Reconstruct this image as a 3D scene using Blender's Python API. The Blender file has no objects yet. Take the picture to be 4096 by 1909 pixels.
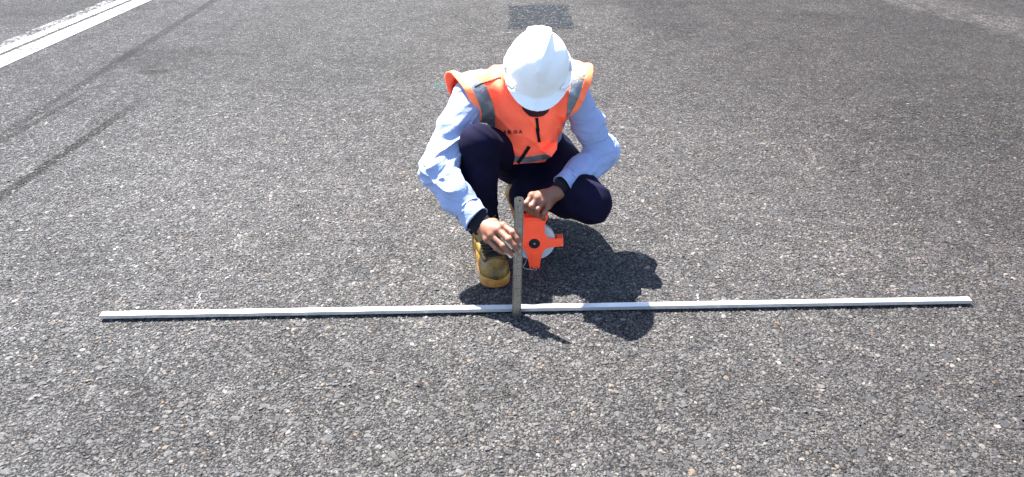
import bpy, bmesh, math, random
import numpy as np
from mathutils import Vector, Matrix
from mathutils.bvhtree import BVHTree

random.seed(7)
RNG = np.random.default_rng(7)
SC = bpy.context.scene
COL = SC.collection
R = math.radians

# ------------------------------------------------------------------ camera
CAM_H, PITCH, LENS = 1.51, 30.0, 26.0
cam_d = bpy.data.cameras.new('camera')
cam_d.lens = LENS
cam_d.sensor_width = 36.0
cam_d.clip_end = 2000
cam_d.clip_start = 0.05
cam = bpy.data.objects.new('camera', cam_d)
cam.location = (0, 0, CAM_H)
cam.rotation_euler = (R(90 - PITCH), 0, 0)
COL.objects.link(cam)
SC.camera = cam

# ------------------------------------------------------------------ sky, sun, exposure
SUN_TO = Vector((-0.37, 0.50, 1.0)).normalized()        # direction towards the sun
elev = math.asin(SUN_TO.z)
azim = math.atan2(SUN_TO.x, SUN_TO.y)                   # clockwise from +Y
world = bpy.data.worlds.new('World')
SC.world = world
world.use_nodes = True
wn = world.node_tree
bg = wn.nodes['Background']
sky = wn.nodes.new('ShaderNodeTexSky')
sky.sky_type = 'NISHITA'
sky.sun_disc = False
sky.sun_elevation = elev
sky.sun_rotation = azim
sky.dust_density = 1.0
sky.air_density = 1.0
wn.links.new(sky.outputs[0], bg.inputs[0])
bg.inputs[1].default_value = 0.075
sun_d = bpy.data.lights.new('sun', 'SUN')
sun_d.energy = 5.0
sun_d.angle = R(0.5)
sun_d.color = (1.0, 0.955, 0.90)
sun = bpy.data.objects.new('sun', sun_d)
sun.rotation_euler = SUN_TO.to_track_quat('Z', 'Y').to_euler()
sun.location = SUN_TO * 20
COL.objects.link(sun)
vs = SC.view_settings
vs.view_transform = 'Standard'
vs.look = 'None'
vs.exposure = 2.40
vs.gamma = 1.0
vs.use_curve_mapping = False

# ------------------------------------------------------------------ helpers: photograph pixel -> point in the place
F_PX = 4096 * LENS / 36.0
CP, SP = math.cos(R(PITCH)), math.sin(R(PITCH))


def ray(u, v):
    x, y = (u - 2048) / F_PX, -(v - 954.5) / F_PX
    return np.array([x, CP + y * SP, -SP + y * CP])


def P(u, v, Y=None, z=None):
    d = ray(u, v)
    t = Y / d[1] if Y is not None else (z - CAM_H) / d[2]
    return np.array([0, 0, CAM_H]) + d * t


# ------------------------------------------------------------------ helpers: objects
def link_mesh(name, verts, faces, mat=None, parent=None, smooth=False, base=None):
    me = bpy.data.meshes.new(name)
    verts = np.asarray(verts, dtype=float)
    if base is None and parent is not None:
        root = parent
        while root.parent:
            root = root.parent
        base = np.array(root.location)
    if base is not None:
        verts = verts - np.asarray(base)
    me.from_pydata(verts.tolist(), [], [list(map(int, f)) for f in faces])
    me.validate()
    if smooth:
        me.polygons.foreach_set('use_smooth', [True] * len(me.polygons))
    me.update()
    o = bpy.data.objects.new(name, me)
    if parent is None and base is not None:
        o.location = base
    COL.objects.link(o)
    if mat:
        for m in (mat if isinstance(mat, (list, tuple)) else [mat]):
            me.materials.append(m)
    if parent:
        o.parent = parent
    return o


def thing(name, loc, label, cat, group=None):
    o = bpy.data.objects.new(name, None)
    o.empty_display_size = 0.1
    o.location = loc
    COL.objects.link(o)
    tag(o, label, cat, group)
    return o


def tag(o, label=None, cat=None, group=None, kind=None):
    if label: o['label'] = label
    if cat: o['category'] = cat
    if group: o['group'] = group
    if kind: o['kind'] = kind


def bm_out(bm):
    bm.verts.ensure_lookup_table()
    bm.verts.index_update()
    v = [tuple(x.co) for x in bm.verts]
    f = [[q.index for q in p.verts] for p in bm.faces]
    bm.free()
    return v, f


def box_geo(cx, cy, cz, sx, sy, sz, bevel=0.0, seg=2):
    bm = bmesh.new()
    bmesh.ops.create_cube(bm, size=1)
    for q in bm.verts:
        q.co = Vector((q.co.x * sx + cx, q.co.y * sy + cy, q.co.z * sz + cz))
    if bevel:
        bmesh.ops.bevel(bm, geom=bm.edges[:], offset=bevel, segments=seg, affect='EDGES', profile=.5)
    return bm_out(bm)


def prism_geo(outline, y0, y1, bevel=0.0):
    """polygon in (x,z), extruded along y"""
    bm = bmesh.new()
    a = [bm.verts.new((x, y0, z)) for x, z in outline]
    f = bm.faces.new(a)
    r = bmesh.ops.extrude_face_region(bm, geom=[f])
    for q in r['geom']:
        if isinstance(q, bmesh.types.BMVert):
            q.co.y = y1
    bmesh.ops.recalc_face_normals(bm, faces=bm.faces[:])
    if bevel:
        ed = [e for e in bm.edges if abs(e.verts[0].co.y - e.verts[1].co.y) < 1e-6]
        bmesh.ops.bevel(bm, geom=ed, offset=bevel, segments=2, affect='EDGES', profile=.5)
    return bm_out(bm)


def cyl_geo(r, y0, y1, n=48, bevel=0.0, c=(0, 0), r_in=None):
    """disc/ring with axis along y"""
    prof = [(r - bevel, y0), (r, y0 + bevel), (r, y1 - bevel), (r - bevel, y1)]
    if r_in:
        prof = [(r_in, y0)] + prof + [(r_in, y1)]
    v, f = [], []
    for i in range(n):
        a = 2 * math.pi * i / n
        for pr, py in prof:
            v.append((c[0] + pr * math.cos(a), py, c[1] + pr * math.sin(a)))
    m = len(prof)
    for i in range(n):
        j = (i + 1) % n
        for k in range(m - 1 if not r_in else m):
            k2 = (k + 1) % m
            f.append((i * m + k, i * m + k2, j * m + k2, j * m + k))
    if not r_in:
        f.append([i * m for i in range(n)])
        f.append([i * m + m - 1 for i in reversed(range(n))])
    return v, f


def merge(*geos):
    V, Fc = [], []
    for v, f in geos:
        o = len(V)
        V += [tuple(x) for x in v]
        Fc += [[i + o for i in q] for q in f]
    return V, Fc


def xform(geo, M):
    v, f = geo
    v = np.asarray(v)
    M = np.array(M)
    return (v @ M[:3, :3].T + M[:3, 3]), f


def tube_geo(pts, rad, n=8, closed_ends=True):
    pts = [Vector(p) for p in pts]
    rad = rad if isinstance(rad, (list, tuple)) else [rad] * len(pts)
    V, Fc = [], []
    up = Vector((0.123, 0.31, 0.94)).normalized()
    for i, p in enumerate(pts):
        t = (pts[min(i + 1, len(pts) - 1)] - pts[max(i - 1, 0)]).normalized()
        s = t.cross(up)
        if s.length < 1e-3: s = t.cross(Vector((1, 0, 0)))
        s.normalize()
        w = s.cross(t)
        for k in range(n):
            a = 2 * math.pi * k / n
            V.append(tuple(p + (s * math.cos(a) + w * math.sin(a)) * rad[i]))
    for i in range(len(pts) - 1):
        for k in range(n):
            k2 = (k + 1) % n
            Fc.append((i * n + k, i * n + k2, (i + 1) * n + k2, (i + 1) * n + k))
    if closed_ends:
        Fc.append(list(reversed(range(n))))
        Fc.append([(len(pts) - 1) * n + k for k in range(n)])
    return V, Fc


# ------------------------------------------------------------------ helpers: noise and implicit surfaces
_LAT = RNG.random((32, 32, 32)).astype(np.float32)


def vnoise(x, y, z):
    xi, yi, zi = np.floor(x).astype(int), np.floor(y).astype(int), np.floor(z).astype(int)
    fx, fy, fz = x - xi, y - yi, z - zi
    fx, fy, fz = fx * fx * (3 - 2 * fx), fy * fy * (3 - 2 * fy), fz * fz * (3 - 2 * fz)
    g = lambda a, b, c: _LAT[(xi + a) & 31, (yi + b) & 31, (zi + c) & 31]
    c00 = g(0, 0, 0) * (1 - fx) + g(1, 0, 0) * fx
    c10 = g(0, 1, 0) * (1 - fx) + g(1, 1, 0) * fx
    c01 = g(0, 0, 1) * (1 - fx) + g(1, 0, 1) * fx
    c11 = g(0, 1, 1) * (1 - fx) + g(1, 1, 1) * fx
    return (c00 * (1 - fy) + c10 * fy) * (1 - fz) + (c01 * (1 - fy) + c11 * fy) * fz


def nrm(v):
    v = np.asarray(v, float)
    return v / np.linalg.norm(v)


class RC:
    """tapered capsule; flat=(axis, factor) squeezes (factor>1) or widens (factor<1) along an axis"""
    def __init__(s, a, b, ra, rb, k=0.02, flat=None):
        s.a, s.b, s.ra, s.rb, s.k = np.asarray(a, float), np.asarray(b, float), ra, rb, k
        s.flat = None
        if flat is not None:
            s.flat = (nrm(flat[0]), flat[1])
        m = max(ra, rb) * (1 if flat is None or flat[1] >= 1 else 1 / flat[1]) + .03
        s.lo, s.hi = np.minimum(s.a, s.b) - m, np.maximum(s.a, s.b) + m

    def __call__(s, X, Y, Z):
        x, y, z = X - s.a[0], Y - s.a[1], Z - s.a[2]
        d = s.b - s.a
        if s.flat:
            n, f = s.flat
            q = (x * n[0] + y * n[1] + z * n[2]) * (f - 1)
            x, y, z = x + q * n[0], y + q * n[1], z + q * n[2]
            d = d + n * (d @ n) * (f - 1)
        L = d @ d + 1e-12
        t = np.clip((x * d[0] + y * d[1] + z * d[2]) / L, 0, 1)
        return np.sqrt((x - t * d[0]) ** 2 + (y - t * d[1]) ** 2 + (z - t * d[2]) ** 2) - (s.ra + t * (s.rb - s.ra))


class EL:
    def __init__(s, c, r, k=0.02, rot=None):
        s.c, s.r, s.k = np.asarray(c, float), np.asarray(r, float), k
        s.rot = np.eye(3) if rot is None else np.array(rot)      # columns = axes
        m = max(r) + .03
        s.lo, s.hi = s.c - m, s.c + m

    def __call__(s, X, Y, Z):
        x, y, z = X - s.c[0], Y - s.c[1], Z - s.c[2]
        A = s.rot
        u = x * A[0, 0] + y * A[1, 0] + z * A[2, 0]
        v = x * A[0, 1] + y * A[1, 1] + z * A[2, 1]
        w = x * A[0, 2] + y * A[1, 2] + z * A[2, 2]
        k0 = np.sqrt((u / s.r[0]) ** 2 + (v / s.r[1]) ** 2 + (w / s.r[2]) ** 2)
        k1 = np.sqrt((u / s.r[0] ** 2) ** 2 + (v / s.r[1] ** 2) ** 2 + (w / s.r[2] ** 2) ** 2) + 1e-9
        return k0 * (k0 - 1) / k1


def smin(a, b, k):
    h = np.clip(.5 + .5 * (b - a) / k, 0, 1)
    return b + (a - b) * h - k * h * (1 - h)


def ax_uniform(lo, hi, step):
    return [np.arange(lo[i], hi[i] + step, step) for i in range(3)]


def field(axes, prims):
    xs, ys, zs = axes
    D = np.full((len(xs), len(ys), len(zs)), 0.2, dtype=np.float32)
    for p in prims:
        sl = []
        for ax, lo, hi in zip(axes, p.lo, p.hi):
            i0, i1 = np.searchsorted(ax, lo), np.searchsorted(ax, hi)
            sl.append(slice(max(i0 - 1, 0), min(i1 + 1, len(ax))))
        X, Y, Z = xs[sl[0]][:, None, None], ys[sl[1]][None, :, None], zs[sl[2]][None, None, :]
        d = p(X, Y, Z).astype(np.float32)
        sub = D[sl[0], sl[1], sl[2]]
        D[sl[0], sl[1], sl[2]] = smin(sub, d, p.k)
    return D


def evalp(prims, V):
    D = np.full(len(V), 9.0)
    for p in prims:
        D = smin(D, p(V[:, 0], V[:, 1], V[:, 2]), p.k)
    return D


def surface_nets(D, axes):
    S = D < 0
    c = S[:-1, :-1, :-1].astype(np.int8)
    for a in (0, 1):
        for b in (0, 1):
            for e in (0, 1):
                if a + b + e:
                    c = c + S[a:S.shape[0] - 1 + a, b:S.shape[1] - 1 + b, e:S.shape[2] - 1 + e]
    act = (c > 0) & (c < 8)
    I, J, K = np.nonzero(act)
    idx = np.full(act.shape, -1, dtype=np.int64)
    idx[I, J, K] = np.arange(len(I))
    acc = np.zeros((len(I), 3))
    cnt = np.zeros(len(I))
    corners = [(a, b, e) for a in (0, 1) for b in (0, 1) for e in (0, 1)]
    vals = {q: D[I + q[0], J + q[1], K + q[2]].astype(float) for q in corners}
    for p in corners:
        for axn in range(3):
            if p[axn] == 0:
                q = list(p); q[axn] = 1; q = tuple(q)
                va, vb = vals[p], vals[q]
                m = (va < 0) != (vb < 0)
                t = np.where(m, va / np.where(m, va - vb, 1), 0)
                pos = [np.full(len(I), float(p[i])) for i in range(3)]
                pos[axn] = t
                for i in range(3):
                    acc[:, i] += np.where(m, pos[i], 0)
                cnt += m
    acc /= cnt[:, None]
    V = np.empty_like(acc)
    for i, (ax, id_) in enumerate(zip(axes, (I, J, K))):
        V[:, i] = ax[id_] + acc[:, i] * (ax[id_ + 1] - ax[id_])
    F = []
    for axn in range(3):
        sl0 = [slice(None)] * 3; sl1 = [slice(None)] * 3
        sl0[axn] = slice(None, -1); sl1[axn] = slice(1, None)
        a, b = S[tuple(sl0)], S[tuple(sl1)]
        e = a != b
        i, j, k = np.nonzero(e)
        o1, o2 = [(1, 2), (2, 0), (0, 1)][axn]
        ijk = np.stack([i, j, k], 1)
        ok = (ijk[:, o1] > 0) & (ijk[:, o2] > 0) & (ijk[:, o1] < act.shape[o1]) & (ijk[:, o2] < act.shape[o2])
        ijk = ijk[ok]
        ins = a[i[ok], j[ok], k[ok]]
        q = []
        for (da, db) in ((0, 0), (-1, 0), (-1, -1), (0, -1)):
            w = ijk.copy()
            w[:, o1] += da; w[:, o2] += db
            q.append(idx[w[:, 0], w[:, 1], w[:, 2]])
        q = np.stack(q, 1)
        q[~ins] = q[~ins][:, ::-1]
        F.append(q)
    return V, np.concatenate(F)[:, :]


def relax(V, F, it=1, lam=.5):
    """Laplacian smoothing of a quad mesh"""
    n = len(V)
    e = np.concatenate([F[:, [0, 1]], F[:, [1, 2]], F[:, [2, 3]], F[:, [3, 0]]])
    for _ in range(it):
        s = np.zeros_like(V); c = np.zeros(n)
        for a, b in ((0, 1), (1, 0)):
            np.add.at(s, e[:, a], V[e[:, b]])
            np.add.at(c, e[:, a], 1)
        V = V + lam * (s / np.maximum(c, 1)[:, None] - V)
    return V


def clip_mesh(V, F, g):
    """keep the part where g<=0, cutting faces on g=0"""
    V = [tuple(v) for v in V]
    g = list(map(float, g))
    out, cache = [], {}
    for f in F:
        f = list(f)
        n = sum(g[i] <= 0 for i in f)
        if n == len(f):
            out.append(f)
        elif n:
            q = []
            for a, b in zip(f, f[1:] + f[:1]):
                if g[a] <= 0: q.append(a)
                if (g[a] <= 0) != (g[b] <= 0):
                    key = (min(a, b), max(a, b))
                    if key not in cache:
                        t = g[a] / (g[a] - g[b])
                        V.append(tuple(V[a][i] + t * (V[b][i] - V[a][i]) for i in range(3)))
                        g.append(0.0)
                        cache[key] = len(V) - 1
                    q.append(cache[key])
            if len(q) >= 3: out.append(q)
    used = sorted({i for f in out for i in f})
    mp = {i: k for k, i in enumerate(used)}
    return np.array([V[i] for i in used]), [[mp[i] for i in f] for f in out]


def vnormals(V, F):
    N = np.zeros_like(V)
    for f in F:
        a, b, c = V[f[0]], V[f[1]], V[f[2]]
        n = np.cross(b - a, c - a)
        if len(f) > 3:
            n = n + np.cross(c - a, V[f[3]] - a)
        for i in f: N[i] += n
    return N / np.maximum(np.linalg.norm(N, axis=1), 1e-12)[:, None]


def shell(V, F, off, thick):
    """open surface -> closed sheet lying off..off+thick outside it"""
    N = vnormals(V, F)
    n = len(V)
    VV = np.concatenate([V + N * (off + thick), V + N * off])
    cnt = {}
    for f in F:
        for a, b in zip(f, f[1:] + f[:1]):
            cnt[(a, b)] = 1
    FF = [list(f) for f in F] + [[i + n for i in reversed(f)] for f in F]
    for (a, b) in cnt:
        if (b, a) not in cnt:
            FF.append([b, a, a + n, b + n])
    return VV, FF


def add_folds(D, axes, fn, band=.03):
    """fn(Vpoints)->offset, only near the surface (positive = outwards)"""
    m = np.abs(D) < band
    I, J, K = np.nonzero(m)
    pts = np.stack([axes[0][I], axes[1][J], axes[2][K]], 1)
    D[I, J, K] -= fn(pts).astype(np.float32)
    return D


def ridges(p, e1, e2, f1, f2, seed=0.0, warp=.6, sharp=2.0):
    """cloth folds: long along e2, repeated across e1, 0..1"""
    e1, e2 = nrm(e1), nrm(e2)
    e3 = np.cross(e1, e2)
    u, v, w = p @ e1, p @ e2, p @ e3
    wv = vnoise(p[:, 0] * 9 + seed, p[:, 1] * 9 + 3, p[:, 2] * 9 + 7) - .5
    n = vnoise(u * f1 + wv * warp + seed, v * f2 + seed * 1.7, w * f2 + 5)
    r = 1 - np.abs(2 * n - 1)
    return r ** sharp


# ------------------------------------------------------------------ helpers: materials
class NT:
    def __init__(s, name):
        s.m = bpy.data.materials.new(name)
        s.m.use_nodes = True
        s.t = s.m.node_tree
        s.b = s.t.nodes['Principled BSDF']

    def n(s, typ, **kw):
        nd = s.t.nodes.new('ShaderNode' + typ)
        for k, v in kw.items():
            setattr(nd, k, v)
        return nd

    def l(s, a, b):
        s.t.links.new(a, b)

    def set(s, sock, val):
        if hasattr(val, 'is_output') or isinstance(val, bpy.types.NodeSocket):
            s.l(val, sock)
        elif isinstance(val, (tuple, list)) and len(val) == 3 and sock.type == 'RGBA':
            sock.default_value = (*val, 1)
        else:
            sock.default_value = val

    def math(s, op, a, b=0.0, c=None, clamp=False):
        nd = s.n('Math', operation=op)
        nd.use_clamp = clamp
        s.set(nd.inputs[0], a); s.set(nd.inputs[1], b)
        if c is not None: s.set(nd.inputs[2], c)
        return nd.outputs[0]

    def mix(s, fac, a, b, mode='MIX'):
        nd = s.n('Mix', data_type='RGBA', blend_type=mode)
        s.set(nd.inputs[0], fac); s.set(nd.inputs[6], a); s.set(nd.inputs[7], b)
        return nd.outputs[2]

    def noise(s, vec, scale, detail=3, rough=.55, dist=0.0):
        nd = s.n('TexNoise')
        nd.inputs['Scale'].default_value = scale
        nd.inputs['Detail'].default_value = detail
        nd.inputs['Roughness'].default_value = rough
        nd.inputs['Distortion'].default_value = dist
        if vec is not None: s.l(vec, nd.inputs['Vector'])
        return nd

    def ramp(s, fac, stops, interp='LINEAR'):
        nd = s.n('ValToRGB')
        cr = nd.color_ramp
        cr.interpolation = interp
        while len(cr.elements) < len(stops): cr.elements.new(.5)
        for e, (p, c) in zip(cr.elements, stops):
            e.position = p
            e.color = (*c, 1) if isinstance(c, (tuple, list)) else (c, c, c, 1)
        s.l(fac, nd.inputs[0])
        return nd.outputs[0]

    def maprange(s, v, a, b, c=0.0, d=1.0, smooth=True):
        nd = s.n('MapRange')
        nd.interpolation_type = 'SMOOTHSTEP' if smooth else 'LINEAR'
        s.set(nd.inputs[0], v)
        for i, q in enumerate((a, b, c, d)): nd.inputs[i + 1].default_value = q
        return nd.outputs[0]

    def bump(s, h, strength=.3, dist=.01, normal=None):
        nd = s.n('Bump')
        nd.inputs['Strength'].default_value = strength
        nd.inputs['Distance'].default_value = dist
        s.l(h, nd.inputs['Height'])
        if normal is not None: s.l(normal, nd.inputs['Normal'])
        return nd.outputs[0]

    def base(s, col=None, rough=None, metal=None, spec=None):
        if col is not None: s.set(s.b.inputs['Base Color'], col)
        if rough is not None: s.set(s.b.inputs['Roughness'], rough)
        if metal is not None: s.set(s.b.inputs['Metallic'], metal)
        if spec is not None: s.set(s.b.inputs['Specular IOR Level'], spec)


def pos_out(nt):
    return nt.n('NewGeometry').outputs['Position']


def fabric(name, col, var=.12, rough=.85, weave=900, wr=.25, wrinkle=0.0, dirt=None):
    nt = NT(name)
    g = nt.n('TexCoord').outputs['Object']
    big = nt.noise(g, 14, 4)
    c = nt.mix(nt.maprange(big.outputs[0], .3, .7), tuple(x * (1 - var) for x in col), tuple(x * (1 + var) for x in col))
    if dirt:
        d = nt.noise(g, 30, 5, .65)
        c = nt.mix(nt.maprange(d.outputs[0], .58, .75, 0, .6), c, dirt)
    nt.base(c, rough, 0, .25)
    w = nt.noise(g, weave, 2)
    h = nt.bump(w.outputs[0], wr, .0006)
    if wrinkle:
        wn_ = nt.noise(g, 55, 3, .6, 1.2)
        h = nt.bump(wn_.outputs[0], wrinkle, .004, h)
    nt.l(h, nt.b.inputs['Normal'])
    return nt.m


def plastic(name, col, rough=.4, var=.06, bump=0.0, scale=25, spec=.5):
    nt = NT(name)
    g = nt.n('TexCoord').outputs['Object']
    n = nt.noise(g, scale, 5, .6)
    c = nt.mix(nt.maprange(n.outputs[0], .35, .7), tuple(x * (1 - var) for x in col), col)
    nt.base(c, nt.maprange(n.outputs[0], .2, .8, rough * .85, rough * 1.2), 0, spec)
    if bump:
        nt.l(nt.bump(nt.noise(g, 180, 2).outputs[0], bump, .001), nt.b.inputs['Normal'])
    return nt.m


# ================================================================== ROAD
def gp(u, v):
    return P(u, v, z=0.0)[:2]


def wear_shade_nodes(nt, pos):
    """wear of this road (broad tone, tyre marks, scuffs, spray paint) plus shade painted on the near ground. returns (multiplier colour, paint colour, paint factor)"""
    sep = nt.n('SeparateXYZ'); nt.l(pos, sep.inputs[0])
    X, Y = sep.outputs[0], sep.outputs[1]
    n1 = nt.noise(pos, .9, 3, .55)
    n2 = nt.noise(pos, 5.0, 3, .6)
    n3 = nt.noise(pos, 42.0, 3, .7)
    # broad hue: blue grey on the left, grey in the middle, brown purple on the right
    hue = nt.ramp(nt.maprange(nt.math('ADD', X, nt.math('MULTIPLY', n1.outputs[0], .8)), -2.2, 3.2, smooth=False),
                  [(0.0, (.95, .975, 1.01)), (.42, (1.06, 1.05, 1.03)), (.64, (.95, .925, .905)), (.80, (.69, .65, .635)), (1.0, (.58, .54, .525))])
    v = nt.maprange(n1.outputs[0], .25, .75, .88, 1.10)
    n4 = nt.noise(pos, 14.0, 3, .7)
    v = nt.math('MULTIPLY', v, nt.maprange(n4.outputs[0], .30, .70, .80, 1.18))
    v = nt.math('MULTIPLY', v, nt.maprange(n2.outputs[0], .25, .75, .84, 1.14))

    def seg(a, b, w0, w1, dark, fade=.6, brk=.55):
        nonlocal v
        a, b = np.array(a), np.array(b)
        d = b - a
        L = np.linalg.norm(d); d = d / L
        s = nt.math('ADD', nt.math('MULTIPLY', X, d[0]), nt.math('MULTIPLY_ADD', Y, d[1], -float(a @ d)))
        nx, ny = -d[1], d[0]
        q = nt.math('ABSOLUTE', nt.math('ADD', nt.math('MULTIPLY', X, nx), nt.math('MULTIPLY_ADD', Y, ny, -float(a[0] * nx + a[1] * ny))))
        m = nt.maprange(q, w1, w0, 0, 1)
        m = nt.math('MULTIPLY', m, nt.maprange(s, L, L - fade, 0, 1))
        m = nt.math('MULTIPLY', m, nt.maprange(n3.outputs[0], brk - .32, brk, .62, 1))
        v = nt.math('MULTIPLY', v, nt.math('MULTIPLY_ADD', m, dark - 1.0, 1.0))

    def ext(a, b, t):
        a, b = np.array(a), np.array(b)
        return a + (b - a) * t
    p0, p1 = gp(0, 790), gp(640, 352)
    seg(ext(p0, p1, -1.2), p1, .020, .044, .24, .8)
    p0, p1 = gp(0, 572), gp(500, 285)
    seg(ext(p0, p1, -1.2), p1, .012, .038, .48, .8)
    p0, p1 = gp(300, 355), gp(860, 0)
    seg(p0, ext(p0, p1, 3), .018, .058, .52, .8)
    p0, p1 = gp(430, 120), gp(660, 20)
    seg(p0, ext(p0, p1, 3), .02, .08, .86, .8)

    def blob(u, vv, rx, ry, mul, ang=0., edge=.35, rough=.5):
        nonlocal v
        c = gp(u, vv)
        ca, sa = math.cos(ang), math.sin(ang)
        dx = nt.math('SUBTRACT', X, float(c[0])); dy = nt.math('SUBTRACT', Y, float(c[1]))
        a = nt.math('MULTIPLY', nt.math('ADD', nt.math('MULTIPLY', dx, ca), nt.math('MULTIPLY', dy, sa)), 1 / rx)
        b = nt.math('MULTIPLY', nt.math('ADD', nt.math('MULTIPLY', dx, -sa), nt.math('MULTIPLY', dy, ca)), 1 / ry)
        r = nt.math('SQRT', nt.math('ADD', nt.math('MULTIPLY', a, a), nt.math('MULTIPLY', b, b)))
        r = nt.math('ADD', r, nt.math('MULTIPLY_ADD', n2.outputs[0], rough * 2, -rough))
        m = nt.maprange(r, 1.0, edge, 0, 1)
        if mul is not None:
            v = nt.math('MULTIPLY', v, nt.math('MULTIPLY_ADD', m, mul - 1, 1))
        return m
    blob(660, 230, .55, .45, .72)
    blob(600, 290, .16, .07, .55)
    blob(2660, 90, .45, .85, .72)
    blob(2560, 10, .7, .25, .70)
    blob(3260, 70, .5, .28, .85)
    blob(3300, 30, .40, .25, 1.25)
    blob(2480, 500, .55, .75, 1.10)
    blob(2250, 590, .20, .25, 1.18)
    blob(4000, 700, 1.0, 1.3, .80)
    blob(1000, 600, .9, .9, 1.06)
    blob(60, 40, 1.6, .75, .74, .4)
    blob(2048, 1780, 2.2, .75, .84, edge=.2, rough=.35)  # near road: shade among the stones, painted in as a darker tone
    # faded pale strip, top right
    p0, p1 = gp(3560, 0), gp(4096, 150)
    d = nrm(p1 - p0)
    q = nt.math('ADD', nt.math('MULTIPLY', X, float(-d[1])), nt.math('MULTIPLY_ADD', Y, float(d[0]), float(p0[0] * d[1] - p0[1] * d[0])))
    q = nt.math('ADD', q, nt.math('MULTIPLY_ADD', n2.outputs[0], .5, -.25))
    m = nt.math('MULTIPLY', nt.maprange(q, -.12, .06, 0, 1), nt.maprange(q, .75, .25, 0, 1))
    m = nt.math('MULTIPLY', m, nt.maprange(nt.noise(pos, 11, 4, .7).outputs[0], .38, .62, .15, 1))
    v = nt.math('MULTIPLY', v, nt.math('MULTIPLY_ADD', m, 1.0, 1))
    mul = nt.mix(1.0, hue, v, 'MULTIPLY')
    # sprayed teal dots
    t = nt.math('MULTIPLY', blob(1768, 340, .10, .13, None, edge=.1), nt.maprange(n3.outputs[0], .42, .6, .1, .8))
    return mul, t


def stone_palette(nt, rnd):
    return nt.ramp(rnd, [(0.0, (.0191, .0187, .0201)), (.10, (.0340, .0334, .0353)), (.28, (.0500, .0491, .0506)), (.48, (.0631, .0620, .0612)),
                         (.66, (.0761, .0737, .0707)), (.78, (.0610, .0609, .0650)), (.87, (.0920, .0885, .0841)), (.94, (.1251, .1198, .1137)), (.955, (.0801, .0639, .0564)),
                         (.978, (.1651, .1591, .1489)), (.988, (.1251, .0806, .0459)), (1.0, (.2103, .2015, .1881))])


def asphalt_material():
    nt = NT('asphalt')
    pos = pos_out(nt)
    mul, teal = wear_shade_nodes(nt, pos)
    warp = nt.noise(pos, 60, 2)
    va = nt.n('VectorMath', operation='MULTIPLY_ADD')
    nt.l(warp.outputs['Color'], va.inputs[0]); va.inputs[1].default_value = (.006, .006, 0); nt.l(pos, va.inputs[2])
    flat = nt.n('VectorMath', operation='MULTIPLY'); nt.l(va.outputs[0], flat.inputs[0]); flat.inputs[1].default_value = (1, 1, 0)
    fv = flat.outputs[0]
    v1 = nt.n('TexVoronoi', feature='F1'); v1.inputs['Scale'].default_value = 108; nt.l(fv, v1.inputs['Vector'])
    v2 = nt.n('TexVoronoi', feature='F1'); v2.inputs['Scale'].default_value = 210; nt.l(fv, v2.inputs['Vector'])
    s1 = nt.n('SeparateColor'); nt.l(v1.outputs['Color'], s1.inputs[0])
    s2 = nt.n('SeparateColor'); nt.l(v2.outputs['Color'], s2.inputs[0])
    c1 = stone_palette(nt, s1.outputs[0])
    c2 = stone_palette(nt, s2.outputs[0])
    pick = nt.math('GREATER_THAN', s1.outputs[1], .45)
    c = nt.mix(pick, c2, c1)
    dist = nt.mix(pick, v2.outputs['Distance'], v1.outputs['Distance'])
    gap = nt.maprange(dist, .34, .62, 0, 1)
    c = nt.mix(nt.math('MULTIPLY', gap, .85), c, (.013, .013, .014))
    gn = nt.noise(pos, 34, 4, .75)
    c = nt.mix(1.0, c, nt.ramp(gn.outputs[0], [(.30, .45), (.50, 1.0), (.70, 1.65)]), 'MULTIPLY')
    pit = nt.noise(pos, 75, 2, .5)
    c = nt.mix(nt.maprange(pit.outputs[0], .66, .74, 0, .85), c, (.012, .012, .013))
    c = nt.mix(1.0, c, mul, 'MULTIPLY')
    c = nt.mix(nt.math('MULTIPLY', teal, .38), c, (.04, .15, .14))
    nt.base(c, .88, 0, .12)
    h = nt.math('SUBTRACT', 1.0, dist)
    h2 = nt.math('MULTIPLY_ADD', nt.noise(pos, 300, 2).outputs[0], .35, h)
    nt.l(nt.bump(h2, .75, .006), nt.b.inputs['Normal'])
    return nt.m


def aggregate_material():
    nt = NT('aggregate_stone')
    pos = pos_out(nt)
    mul, teal = wear_shade_nodes(nt, pos)
    rnd = nt.n('ObjectInfo').outputs['Random']
    c = stone_palette(nt, rnd)
    n = nt.noise(pos, 420, 3, .65)
    c = nt.mix(1.0, c, nt.ramp(n.outputs[0], [(.25, .80), (.75, 1.22)]), 'MULTIPLY')
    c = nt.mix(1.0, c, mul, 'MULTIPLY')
    c = nt.mix(nt.math('MULTIPLY', teal, .38), c, (.04, .15, .14))
    nt.base(c, nt.maprange(n.outputs[0], .3, .7, .6, .85), 0, .25)
    nt.l(nt.bump(n.outputs[0], .5, .002), nt.b.inputs['Normal'])
    return nt.m


M_ASPH = asphalt_material()
M_STONE = aggregate_material()

S_ = 500.0
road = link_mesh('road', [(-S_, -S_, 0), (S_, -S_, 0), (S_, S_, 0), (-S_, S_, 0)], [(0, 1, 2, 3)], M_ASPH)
tag(road, 'grey weathered asphalt road surface', kind='structure')


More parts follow.
